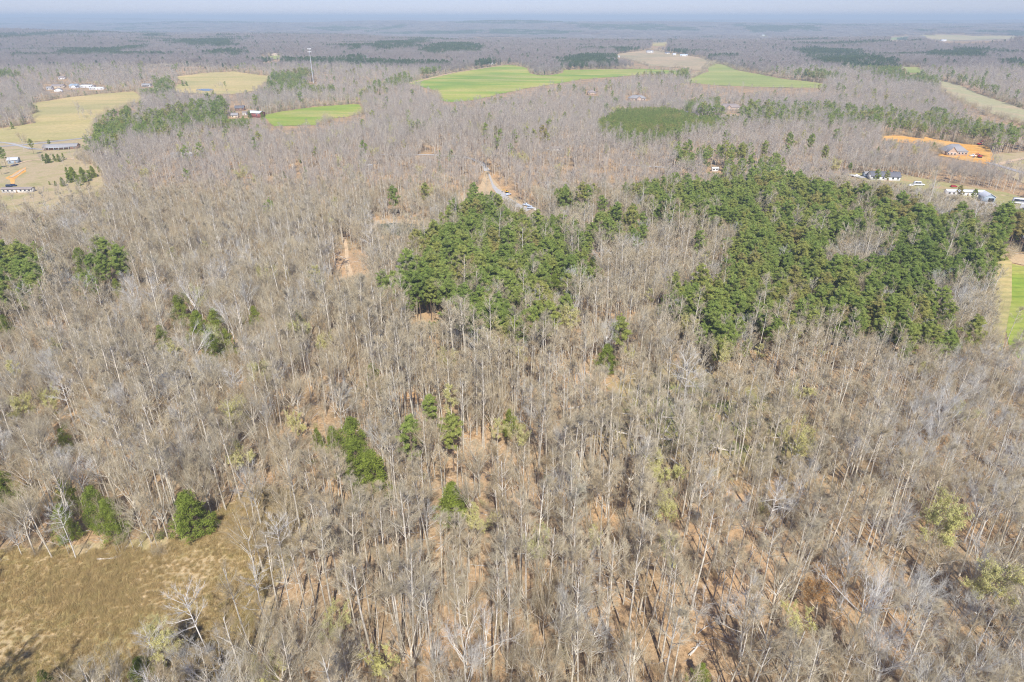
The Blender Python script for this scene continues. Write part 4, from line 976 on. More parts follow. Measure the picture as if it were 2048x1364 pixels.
# hand placed trees: crown centre in the photo, height, kind, form, label, words used by its neighbours
HAND = [
 (960, 1032, 13, 'bud', 'vase', "pale yellow-green leafing tree on tan ground at lower centre", "lime tree at lower centre"), (1590, 895, 17, 'bud', 'vase', "large yellow-green leafing tree below the slender pale trunks", "large lime tree below the mossy clearing"),
 (1440, 712, 15, 'bud', 'vase', "yellow-green round tree at the foot of the right pine wood", "round lime tree at the pine wood's foot"), (1521, 700, 13, 'bud', 'pole', "small lime crown among slender trunks under the right pine wood", "small lime crown under the pines"),
 (1140, 640, 16, 'bud', 'broad', "wide olive-yellow leafing crown right of the central pine wood", "wide olive crown by the central pines"), (1325, 935, 16, 'bud', 'vase', "olive-green leafing tree right of centre with slim pale trunk", "olive tree right of centre"),
 (1335, 1020, 13, 'bud', 'broad', "light green leafing tree just below another olive one", "light green tree below the olive one"), (1875, 1050, 19, 'bud', 'broad', "broad yellow-tinted tree with pale trunk among grey trees at right", "broad yellow-tinted tree at right"),
 (1985, 1170, 17, 'bud', 'broad', "yellow-green crown against grey-blue trees near the lower right edge", "lime crown near the lower right edge"), (1645, 1188, 12, 'rust', 'broad', "rust-orange crown, the only orange one, in the lower right wood", "rust-orange tree"),
 (1600, 1250, 9, 'bud', 'small', "small yellow-green sapling below the rust-orange crown", "small lime sapling"), (330, 1285, 13, 'bud', 'broad', "yellow-green leafing tree in the lower corner of the tan meadow", "lime tree in the meadow corner"),
 (650, 1262, 12, 'bud', 'vase', "soft green leafing tree right of the meadow's lower edge", "soft green tree right of the meadow"), (770, 1332, 9, 'bud', 'small', "low bright green bush-like tree at bottom left of centre", "bright green bushy tree at the bottom"),
 (640, 690, 12, 'bud', 'vase', "small lime crown left of the central pine wood", "small lime crown left of the central pines"), (430, 680, 13, 'bud', 'broad', "straw-yellow leafing crown just right of the dark green cedar cluster", "straw-yellow crown by the cedars"),
 (40, 820, 13, 'bud', 'broad', "wide yellow-green crown at the left edge", "wide lime crown at the left edge"), (90, 805, 12, 'bud', 'vase', "yellow-green crown just right of the one at the left edge", "second lime crown from the left edge"),
 (485, 350, 14, 'bud', 'vase', "bright lime crown alone in the bare wood at upper left", "bright lime crown at upper left"), (1670, 333, 15, 'bud', 'broad', "vivid yellow-green willow-like tree left of the right yard", "vivid lime tree left of the right yard"),
 (1300, 590, 14, 'bud', 'pole', "lime-tinted slim tree between the two pine woods", "lime slim tree between the pine woods"), (995, 855, 14, 'bud', 'pole', "slim lime tree right of the small pine group", "slim lime tree"),
 (1035, 880, 12, 'bud', 'vase', "small lime crown just right of the slim lime tree", "small lime crown right of centre"), (595, 855, 9, 'bud', 'small', "small lime sapling left of the bright cedar group", "lime sapling left of the bright cedars"),
 (1205, 415, 17, 'pine', 'pine', "pine standing apart above right of the central pine wood", None), (1130, 400, 20, 'pine', 'pine', "tall ragged pine right of the gravel pad", "tall ragged pine right of the gravel pad"), (1165, 392, 20, 'pine', 'pine', "pine with leaning feathery top right of the ragged one", None),
 (1235, 432, 19, 'pine', 'pine', "broad pine of the pair between the two pine woods, left one", None), (1262, 440, 19, 'pine', 'pine', "broad pine of the pair between the two pine woods, right one", "pine pair between the woods"), (1182, 472, 17, 'pine', 'pine', "round dark pine below the pair between the woods", None),
 (1400, 488, 18, 'pine', 'pine', "lone light green pine in bare trees left of the right pine wood", "lone light green pine"), (1622, 285, 18, 'pine', 'pine', "lone round pine near the upper end of the right wood", "lone round pine at upper right"), (1650, 308, 17, 'pine', 'pine', "round-topped pine beside the vivid lime tree", None),
 (1580, 283, 18, 'pine', 'pine', "tall pine left of the lone round pine at upper right", None), (1480, 306, 19, 'pine', 'pine', "wide pine at top of the mixed wood right of the young stand", "wide pine right of the young stand"), (1380, 298, 17, 'pine', 'pine', "pine at the left end of the mixed wood", None), (1530, 300, 18, 'pine', 'pine', "broad dark pine in the middle of the mixed wood", None),
 (1243, 668, 17, 'pine', 'pine', "lone fresh green pine with black shadow beside the mossy clearing", "lone green pine above the mossy clearing"), (1950, 670, 17, 'pine', 'pine', "lone flat-topped pine near the right green field", "lone flat-topped pine at right"),
 (785, 395, 17, 'pine', 'pine', "slim dark pine, left of two, above the pond", "slim pine above the pond"), (851, 385, 15, 'pine', 'pine', "slim dark pine, right of two, above the pond", None), (883, 437, 9, 'pine', 'pine', "short dark pine at the left tip of the central pine wood", None),
 (822, 885, 17, 'pine', 'pine', "bright yellow-green pine in the middle of the wood, left of two", "bright pine at the middle"), (905, 872, 17, 'pine', 'pine', "bright yellow-green pine in the middle of the wood, right of two", None), (860, 825, 14, 'pine', 'pine', "duller green pine behind the two bright ones", None), (905, 1010, 10, 'cedar', 'cedar', "thin dark cedar under bare crowns at lower centre", None),
 (1020, 850, 8, 'cedar', 'cedar', "low green cedar in bare trees right of the bright pines", None),
 (362, 628, 12, 'cedar', 'cedar', "pointed bright green cedar topping the dark cluster at left", "pointed cedar topping the left cluster"), (395, 655, 10, 'cedar', 'cedar', "cedar in the middle of the left cluster behind a white bare tree", None), (325, 680, 9, 'cedar', 'cedar', "low dark cedar at the lower left of the left cluster", None),
 (433, 655, 12, 'cedar', 'cedar', "round green cedar at the right of the left cluster, upper one", None), (425, 700, 12, 'cedar', 'cedar', "round green cedar at the right of the left cluster, lower one", "right cedars of the left cluster"), (455, 690, 9, 'cedar', 'cedar', "small cedar at the far right of the left cluster", None), (510, 637, 8, 'cedar', 'cedar', "single dark cedar right of the left cluster", "single dark cedar"),
 (705, 885, 12, 'cedar', 'cedar', "tall bright green cedar at the back of the group of four", "bright cedar group"), (665, 885, 8, 'cedar', 'cedar', "low cedar at the left of the group of four", None), (712, 930, 12, 'cedar', 'cedar', "brightest green cedar in front in the group of four", None), (745, 955, 12, 'cedar', 'cedar', "darker green cedar at the right of the group of four", None),
 (635, 880, 6, 'cedar', 'cedar', "small cedar far left of the group of four", None), (385, 1032, 11, 'cedar', 'cedar', "bright green cedar with black shadow on the meadow's upper edge", "lone cedar on the meadow's edge"), (195, 1020, 11, 'cedar', 'cedar', "tall narrow cedar above the meadow left of the lone one", "narrow cedar above the meadow"),
 (222, 1045, 10, 'cedar', 'cedar', "cedar behind a pale bare tree above the meadow", None), (15, 985, 10, 'cedar', 'cedar', "green cedar cut by the left edge above the meadow", "cedar cut by the left edge"), (130, 1050, 9, 'cedar', 'cedar', "dull green cedar under bare branches above the meadow's left part", None), (290, 1350, 7, 'cedar', 'cedar', "bright green cedar at the bottom edge below the meadow", "cedar at the bottom edge"),
 (90, 1362, 4, 'cedar', 'cedar', "very low bright bush at the bottom left corner", None), (1400, 1352, 5, 'cedar', 'cedar', "low bright green bush at the bottom edge right of centre", None), (165, 535, 14, 'cedar', 'cedar', "upright green conifer right of the pines at the left edge", None), (130, 885, 7, 'cedar', 'cedar', "dark low cedar behind a white bare tree at left", None),
 (1110, 580, 11, 'cedar', 'cedar', "dark cedar at the right foot of the central pine wood", None), (1185, 530, 7, 'cedar', 'cedar', "small pointed cedar right of the central pine wood", "small pointed cedar right of the central pines"), (235, 580, 8, 'cedar', 'cedar', "small dark cedar below the left pines", None), (1215, 720, 9, 'cedar', 'cedar', "dark low cedar under the lone green pine", None),
 (15, 655, 8, 'cedar', 'cedar', "dark cedar at the left edge under the pines", None), (760, 190, 6, 'cedar', 'cedar', "small dark conifer by the wood's edge above the small green field", None), (145, 350, 9, 'cedar', 'cedar', "bushy dark conifer in the grass clearing, left one", None), (165, 352, 10, 'cedar', 'cedar', "bushy dark conifer in the grass clearing, right one", "bushy conifers in the grass clearing"),
 (125, 365, 6, 'cedar', 'cedar', "low bushy conifer at the left end in the grass clearing", None), (185, 345, 8, 'cedar', 'cedar', "conifer at the right end in the grass clearing", None), (95, 318, 7, 'cedar', 'cedar', "dark round conifer in front of the ranch house, left one", None), (117, 317, 6, 'cedar', 'cedar', "dark round conifer in front of the ranch house, right one", None),
 (62, 290, 13, 'pine', 'pine', "open-crowned pine left of the ranch house", None), (5, 310, 16, 'pine', 'pine', "tall pine cut by the left edge near the ranch house", None), (98, 286, 8, 'pine', 'pine', "small pine against the ranch house roof", None), (40, 278, 17, 'bare', 'broad', "big spreading bare tree at the foot of the tan field", "big spreading tree below the tan field"),
 (1755, 352, 12, 'pine', 'pine', "dark pine in front of the white house in the right yard", None), (1775, 354, 11, 'pine', 'pine', "dark pine right of the one before the white house", None), (1918, 385, 11, 'pine', 'pine', "feathery pine before the long white mobile home, left one", None), (1948, 390, 10, 'pine', 'pine', "feathery pine before the long white mobile home, right one", None), (1700, 335, 9, 'pine', 'pine', "low pine between the vivid lime tree and the white car", None),
 (385, 690, 20, 'bare', 'crooked', "white-limbed bare tree standing before the dark cedar cluster", "white tree before the cedars"), (405, 1255, 21, 'bare', 'dead', "tall pale bare tree with level limbs at the meadow's lower edge", "tall pale tree at the meadow's lower edge"), (305, 1290, 16, 'bare', 'dead', "pale bare tree left of the tall one in the meadow", None), (440, 1310, 14, 'bare', 'grey', "grey bare tree right of the tall pale one by the meadow", None),
 (375, 1320, 13, 'bare', 'grey', "low rounded grey tree at the bottom edge of the meadow", "low grey tree at the bottom of the meadow"), (530, 1105, 20, 'bare', 'pole', "slim bare tree casting a long shadow at the meadow's right edge", "slim tree at the meadow's right edge"), (555, 1080, 19, 'bare', 'dead', "pale forked dead tree right of the meadow", None), (510, 1180, 17, 'bare', 'dead', "thin leaning dead tree inside the meadow's right edge", None),
 (490, 960, 19, 'bare', 'broad', "large brown-twigged tree at the meadow's top corner", "large tree at the meadow's top corner"), (505, 975, 17, 'bare', 'grey', "greyish bare tree beside the large one at the meadow's top corner", None), (155, 945, 17, 'bare', 'crooked', "pale bare tree with forked trunk above the narrow cedar", "pale forked tree above the meadow"), (125, 1050, 15, 'bare', 'dead', "leaning white dead tree above the meadow's left part", None),
 (1090, 1200, 16, 'bare', 'vase', "round fan-shaped bare crown on tan ground, left of two", "fan-shaped crowns at the bottom"), (1115, 1190, 16, 'bare', 'vase', "round fan-shaped bare crown on tan ground, right of two", None), (1150, 1225, 17, 'bare', 'grey', "whitish bare tree with dense limbs beside the fan-shaped crowns", "whitish tree by the fan-shaped crowns"),
 (930, 1300, 17, 'bare', 'crooked', "bright white crooked tree at the bottom edge, centre", "white crooked tree at the bottom"), (965, 1290, 16, 'bare', 'crooked', "second bright white crooked tree at the bottom edge, centre", None), (865, 1325, 13, 'bare', 'grey', "pale tree left of the white crooked pair at the bottom edge", None), (1500, 1220, 19, 'bare', 'grey', "stout pale tree with many upright limbs in the lower right wood", "stout pale tree in the lower right wood"),
 (1400, 1210, 12, 'bare', 'crooked', "low white tree with antler-like limbs left of the stout pale tree", "white antler-like tree"), (1730, 1200, 22, 'bare', 'crooked', "tall pale tree with level side limbs in the lower right wood", "tall pale tree in the lower right wood"), (1765, 1320, 18, 'bare', 'crooked', "spreading pale tree at the bottom edge on the right", "spreading tree at the bottom right"), (1630, 1035, 18, 'bare', 'broad', "spreading brown tree right of the dark fallen tree", "spreading tree by the dark fallen one"),
 (1540, 1000, 20, 'bare', 'dead', "tall thin pale tree left of the dark fallen one", None), (1860, 870, 19, 'bare', 'grey', "large silvery bare tree at the right edge of the slender trunks", "large silvery tree at right"), (1885, 830, 19, 'bare', 'grey', "silvery bare tree behind the large silvery one", None), (1900, 800, 18, 'bare', 'grey', "silvery bare crown highest of the silvery trees at right", None),
 (1830, 845, 17, 'bare', 'grey', "silvery bare crown left of the large silvery tree", None), (1740, 850, 14, 'bare', 'grey', "blue-grey crown over the long shadows right of the mossy clearing", "blue-grey crown right of the clearing"), (1960, 1010, 17, 'bare', 'grey', "silvery tree between yellow-tinted crowns near the right edge", None), (1990, 1000, 18, 'bare', 'grey', "silvery crown close to the right edge at mid height", "silvery crown close to the right edge"),
 (1375, 760, 27, 'bare', 'dead', "very tall bare white trunk rising from the mossy clearing", "very tall white trunk in the clearing"), (1325, 770, 25, 'bare', 'pole', "tall pale trunk left of the very tall white one in the clearing", None), (762, 880, 17, 'bare', 'grey', "feathery grey tree beside the bright cedar group", "feathery grey tree by the bright cedars"), (845, 830, 11, 'bare', 'grey', "small dark grey crown between the bright pines", None),
 (1080, 830, 18, 'bare', 'grey', "tall grey-white tree with fine crown right of the small lime crown", "tall grey-white tree right of centre"), (245, 200, 0, 'bare', 'broad', None, None),
]
HXY = []
for (u, v, h, kind, form, lab, lm) in HAND:
    if not h: continue
    frac = {'pine': .68, 'cedar': .5, 'bud': .66, 'bare': .68, 'rust': .62}[kind]
    if form == 'pole': frac = .8
    if form == 'small': frac = .55
    x, y = at(u, v, h * frac)
    vs = variants(kind, 0, (form,)); i = vs[int(rs.integers(len(vs)))]
    sc = h / KINDS[kind][i]['H'] * (1.17 if kind == 'cedar' else 1.08 if kind == 'pine' else 1.0)
    tilt = (rs.normal() * .02, rs.normal() * .02) if form != 'dead' else (rs.normal() * .05, rs.normal() * .07)
    put(x, y, kind, i, sc, None, tilt, lab, lm); HXY.append((x, y))
    if lm: LANDMARKS.append((x, y, zh(x, y) + h * frac, lm))
# the copse and the two bushes inside the tan field, conifers round the fields
for (u, v, h, kind) in [(160, 236, 20, 'bare'), (172, 240, 14, 'bare'), (184, 240, 14, 'bare'), (168, 237, 15, 'bare'), (188, 243, 11, 'bare'), (160, 240, 9, 'bare'), (70, 224, 12, 'pine'), (76, 225, 9, 'pine'), (64, 226, 12, 'pine'), (58, 224, 13, 'bare'), (440, 179, 13, 'bare'), (452, 180, 14, 'pine'), (446, 180, 12, 'bare'), (432, 180, 9, 'bare'), (366, 172, 10, 'cedar'), (374, 172, 8, 'cedar'),
                        (500, 236, 9, 'cedar'), (526, 240, 9, 'cedar')]:
    x, y = at(u, v); i = int(rs.choice(variants(kind, 1))); put(x, y, kind, i, h / KINDS[kind][i]['H'])
for k in range(330):      # bare trees standing in the strip between the right yard and the clay
    u = 1690 + 380 * rs.random(); v = 328 + max(0, .13 * (u - 1790)) + 24 * rs.random()
    if u > 1985 and rs.random() < .5: continue
    x, y = at(u, v); i = int(rs.choice(variants('bare', 1))); put(x, y, 'bare', i, (9 + 4 * rs.random()) / KINDS['bare'][i]['H'])
for (u, v, h, kind) in [(128, 372, 6, 'cedar'), (140, 366, 8, 'cedar'), (152, 364, 9, 'cedar'), (158, 372, 8, 'cedar'), (172, 364, 9, 'cedar'), (180, 358, 7, 'cedar'), (190, 352, 6, 'cedar'), (112, 372, 4, 'cedar'), (100, 370, 3, 'cedar'), (136, 352, 7, 'cedar'), (88, 322, 6, 'cedar'), (110, 322, 6, 'cedar'), (128, 320, 6, 'cedar'), (200, 345, 6, 'cedar'),
                        (86, 330, 11, 'bare'), (95, 312, 12, 'bare'), (150, 330, 12, 'bare'), (160, 322, 13, 'bare'), (170, 330, 12, 'bare'), (178, 320, 13, 'bare'), (186, 334, 14, 'bare'), (165, 340, 12, 'bare'), (176, 345, 12, 'bare'), (128, 334, 9, 'bare'), (20, 336, 9, 'bare'), (10, 342, 8, 'bare'), (0, 336, 12, 'bare'),
                        (4, 350, 10, 'pine'), (-6, 338, 14, 'pine'), (52, 400, 9, 'bare'), (90, 405, 11, 'bare'), (120, 398, 12, 'bare'), (140, 392, 12, 'bare'), (160, 385, 12, 'bare'), (180, 378, 12, 'bare'), (70, 412, 12, 'bare'), (30, 415, 12, 'bare'), (105, 415, 13, 'bare'), (8, 262, 14, 'bare'), (20, 252, 15, 'bare'), (34, 246, 15, 'bare'), (50, 244, 14, 'bare'), (12, 244, 15, 'bare'), (40, 238, 15, 'bare'), (26, 258, 8, 'cedar'), (44, 250, 7, 'cedar')]:
    x, y = at(u, v); i = int(rs.choice(variants(kind, 1))); put(x, y, kind, i, h / KINDS[kind][i]['H'])
HXY = np.array(HXY)
SIGHT = []      # x, y, half width, height of the lowest point that has to stay in view
for (u, v, h, kind, form, lab, lm), (x, y) in zip([q for q in HAND if q[2]], HXY):
    if kind != 'bare' or form in ('dead', 'crooked'): SIGHT.append((x, y, 2.6 if kind != 'bare' else 1.8, h * (.30 if kind == 'cedar' else .5)))
for (x, y, r) in SPOTS: SIGHT.append((x, y - 3, max(3, r * .95), .2))
for u, v in ((1775, 279), (1785, 281), (1800, 281), (1815, 282), (1830, 283), (1845, 284), (1860, 285), (1875, 287), (850, 310), (1000, 382), (694, 490), (697, 510), (702, 530), (708, 552), (850, 645)):
    x, y = at(u, v); SIGHT.append((x, y, 5, .2))
SIGHT = np.array(SIGHT)
def cap_height(x, y, H):
    d = math.hypot(x, y); sd = np.hypot(SIGHT[:, 0], SIGHT[:, 1])
    along = (SIGHT[:, 0] * x + SIGHT[:, 1] * y) / sd; off = np.abs(SIGHT[:, 0] * y - SIGHT[:, 1] * x) / sd
    gap = sd - along; lim = SIGHT[:, 3] + gap * (CAM_H - SIGHT[:, 3]) / sd
    k = (gap > 0) & (off < SIGHT[:, 2] + 1.5) & (lim < H)
    return float(lim[k].min()) if k.any() else H

def scatter_trees():
    # --- near and middle wood
    rng = np.random.default_rng(77)
    for (y0, y1, s, lod) in ((42, 250, 4.05, 0), (250, 430, 4.3, 0), (430, 1000, 5.5, 1), (1000, 1500, 6.8, 1), (1500, 2600, 7.6, 2), (2600, 4400, 9.5, 2)):
        X, Y = jgrid(-.95 * y1 - 120, .95 * y1 + 120, y0, y1, s, rng)
        k = inview(X, Y); X, Y = X[k], Y[k]
        k = ~anyin(CLEARS, X, Y)
        if lod < 2:
            for (sx, sy, r) in SPOTS + HSPOTS: k &= np.hypot(X - sx, Y - sy) > r
            if y0 < 500:
                for hx, hy in HXY: k &= np.hypot(X - hx, Y - hy) > 3.6
        X, Y = X[k], Y[k]; n = len(X)
        moss = inpoly(G_MOSS, X, Y); pole = inpoly(G_POLE, X, Y) | moss
        dirt = anyin(G_DIRT, X, Y)
        keep = rng.random(n) < np.where(moss, .70, np.where(dirt, .72, .95))
        dens = lownoise(X, Y, 17, 2.0); keep &= rng.random(n) < (.95 + .5 * np.minimum(dens, 0))
        pc = inpoly(G_PC, X, Y); pr = inpoly(G_PR, X, Y); gap = anyin(G_GAPS, X, Y)
        wob = lownoise(X, Y, 8, 4.4); jx, jy = X + 7 * np.sin(Y / 9) + rng.normal(size=n) * 3, Y + 8 * np.sin(X / 11) + rng.normal(size=n) * 3
        pr = inpoly(G_PR, jx, jy); pc = inpoly(G_PC, jx, jy)
        ppine = np.where(gap, .06, np.where(pr, np.clip(.93 + .5 * wob, .35, .97), np.where(pc, np.clip(.84 + .6 * wob, .25, .95), 0.0)))
        for p, d in G_PMIX: ppine = np.maximum(ppine, np.where(inpoly(p, X, Y), d, 0))
        JX, JY = X + 14 * np.sin(Y / 23 + X / 41) + rng.normal(size=n) * 6, Y + (28 * np.sin(X / 57) + 22 * np.sin(X / 19 + 1)) * np.clip(Y / 1500, .5, 2.5) + rng.normal(size=n) * 14
        pd = np.clip(1.15 + .8 * lownoise(X, Y, 60, 3.3), .4, .97)
        for p in G_PFAR: ppine = np.maximum(ppine, np.where(inpoly(p, JX, JY), pd, 0))
        for p, d in G_PFMIX: ppine = np.maximum(ppine, np.where(inpoly(p, X, Y), d, 0))
        young = anyin(G_YOUNG, X, Y)
        ln = lownoise(X * .6, Y * 1.3, 80, 5.0) + .25 * lownoise(X, Y, 31, 1.0)
        base = np.where(Y > 1300, np.where(ln > .47, .8, .025), np.where(Y > 520, np.where(ln > .60, .35, .015), 0.001))
        ppine = np.maximum(ppine, base)
        ispine = rng.random(n) < ppine; keep |= ispine & (rng.random(n) < .95)
        r = rng.random(n)
        iscedar = ~ispine & (r < np.where(Y > 700, .022, np.where(Y > 330, .008, .002))) & ~moss
        isbud = ~ispine & ~iscedar & (r > np.where(Y < 430, .985, .975)) & (ppine < .5)
        for i in np.where(keep & ~young)[0]:
            x, y = X[i], Y[i]; sc = .78 + .36 * rng.random(); t = (rng.normal() * .022, rng.normal() * .022)
            if ispine[i]:
                v = variants('pine', lod); kind = 'pine'; sc *= .98
                if pr[i] or pc[i]: sc *= .82 + .24 * rng.random()
            elif iscedar[i]: v = variants('cedar', lod); kind = 'cedar'
            elif isbud[i] and lod < 2: v = variants('bud', lod); kind = 'bud'; sc *= .9
            else:
                kind = 'bare'; q = rng.random(); e = rng.random()
                if lod == 2: f = ('far',)
                elif pole[i]: f = ('pole',) if q < .72 else ('vase',) if q < .84 else ('broad',) if q < .95 else ('grey',)
                else: f = ('pole',) if q < .30 else ('vase',) if q < .50 else ('broad',) if q < .88 else ('grey',) if q < .96 else ('dead',) if q < .975 else ('crooked',)
                if x > 40 + .42 * y and y < 330 and q > .35 and lod == 0: f = ('grey',) if q > .68 else ('broad',)
                v = variants('bare', lod, f)
                if f[0] in ('vase', 'broad', 'grey') and lod < 2: sc *= .86
                if e < .16: sc *= .62
                elif moss[i]: sc *= 1.05
            vi = int(v[int(rng.integers(len(v)))])
            sc *= .92 + .22 * lownoise(x, y, 55, 9.1)
            if lod < 2 and y < 1400:
                H0 = KINDS[kind][vi]['H'] * sc; H1 = cap_height(x, y, H0)
                if H1 < 3.5: continue
                if H1 < H0: sc *= H1 / H0
            TREES.append([x, y, kind, vi, sc, rng.random() * 6.283, t, None, None])
    # --- young planted pines in rows
    for gp in G_YOUNG:
        a = np.array(gp); lo, hi = a.min(0), a.max(0); X, Y = jgrid(lo[0], hi[0], lo[1], hi[1], 4.0, rng)
        ins = inpoly(gp, X, Y)
        for x, y in zip(X[ins], Y[ins]):
            vs = variants('pine', 1); TREES.append([x, y, 'pine', int(rng.choice(vs)), .42 + .18 * rng.random(), rng.random() * 6.283, (0, 0), None, None])
    # --- woods beyond: stands of about a hectare each
    for (y0, y1, s) in ((4400, 9000, 78), (9000, 20000, 84)):
        X, Y = jgrid(-.9 * y1, .9 * y1, y0, y1, s, rng); k = inview(X, Y, 60); X, Y = X[k], Y[k]
        k = ~anyin(CLEARS, X, Y); X, Y = X[k], Y[k]
        pn = anyin(G_PFAR, X + rng.normal(size=len(X)) * 45, Y + rng.normal(size=len(X)) * 170) | (lownoise(X * .55, Y * 1.5, 300, 1.7) + .3 * lownoise(X, Y, 90, .4) > .42)
        gapn = lownoise(X, Y, 210, 7.7) > .80
        for i in range(len(X)):
            if gapn[i]: continue
            kind = 'pine' if pn[i] and rng.random() < .85 else 'bare'
            v = variants(kind, 3); TREES.append([X[i], Y[i], kind, int(rng.choice(v)), 1.0 + .25 * rng.random(), rng.random() * 6.283, (0, 0), None, None])
scatter_trees()

# ------------------------------------------------------------------ build: the largest of each kind as things, the rest as one wood per kind
NAMES = {'bare': ('bare_tree', 'tree', 'bare hardwood trees'), 'pine': ('pine_tree', 'pine', 'pine trees'), 'cedar': ('cedar_tree', 'cedar', 'cedar trees'), 'bud': ('leafing_tree', 'tree', 'trees coming into leaf'), 'rust': ('flowering_tree', 'tree', None)}
LIMIT = {'bare': 292, 'pine': 285, 'cedar': 110, 'bud': 110, 'rust': 5}
LOOK = {'pole': "tall slender bare tree", 'vase': "fan-crowned bare tree", 'broad': "spreading bare tree", 'grey': "silvery grey bare tree", 'crooked': "white crooked bare tree", 'dead': "thin pale half-dead tree", 'pine': "green pine", 'cedar': "dark green cedar"}
def inst_nodes(name, coll):
    ng = bpy.data.node_groups.new(name, 'GeometryNodeTree')
    ng.interface.new_socket("Geometry", in_out='INPUT', socket_type='NodeSocketGeometry')
    ng.interface.new_socket("Geometry", in_out='OUTPUT', socket_type='NodeSocketGeometry')
    N = ng.nodes; L = ng.links
    gi, go = N.new("NodeGroupInput"), N.new("NodeGroupOutput")
    ci = N.new("GeometryNodeCollectionInfo"); ci.inputs[0].default_value = coll
    ci.inputs["Separate Children"].default_value = True; ci.inputs["Reset Children"].default_value = True
    ip = N.new("GeometryNodeInstanceOnPoints"); ip.inputs["Pick Instance"].default_value = True
    def attr(n, t):
        a = N.new("GeometryNodeInputNamedAttribute"); a.data_type = t; a.inputs["Name"].default_value = n; return a.outputs["Attribute"]
    L.new(gi.outputs[0], ip.inputs["Points"]); L.new(ci.outputs[0], ip.inputs["Instance"])
    L.new(attr("vi", 'INT'), ip.inputs["Instance Index"])
    e = N.new("FunctionNodeEulerToRotation"); L.new(attr("rot", 'FLOAT_VECTOR'), e.inputs[0]); L.new(e.outputs[0], ip.inputs["Rotation"])
    L.new(attr("scl", 'FLOAT_VECTOR'), ip.inputs["Scale"]); L.new(ip.outputs[0], go.inputs[0])
    return ng
def mass(name, pts, vi, rot, scl, meshes, label, cat):
    coll = bpy.data.collections.new(name + "_shapes")
    for k, me in enumerate(meshes):
        o = bpy.data.objects.new("shape_%s_%03d" % (name, k), me); coll.objects.link(o)
    me = bpy.data.meshes.new(name); me.vertices.add(len(pts)); me.vertices.foreach_set("co", np.asarray(pts, np.float32).ravel())
    a = me.attributes.new("vi", 'INT', 'POINT'); a.data.foreach_set("value", np.asarray(vi, np.int32))
    a = me.attributes.new("rot", 'FLOAT_VECTOR', 'POINT'); a.data.foreach_set("vector", np.asarray(rot, np.float32).ravel())
    a = me.attributes.new("scl", 'FLOAT_VECTOR', 'POINT'); a.data.foreach_set("vector", np.asarray(scl, np.float32).ravel())
    me.update(); o = link(name, me); tag(o, label, cat, kind='stuff')
    md = o.modifiers.new("wood", 'NODES'); md.node_group = inst_nodes(name, coll)
    return o
ORD = ['first', 'second', 'third', 'fourth', 'fifth', 'sixth', 'seventh', 'eighth', 'ninth', 'tenth', 'eleventh', 'twelfth', 'thirteenth', 'fourteenth', 'fifteenth', 'sixteenth', 'seventeenth', 'eighteenth', 'nineteenth', 'twentieth']
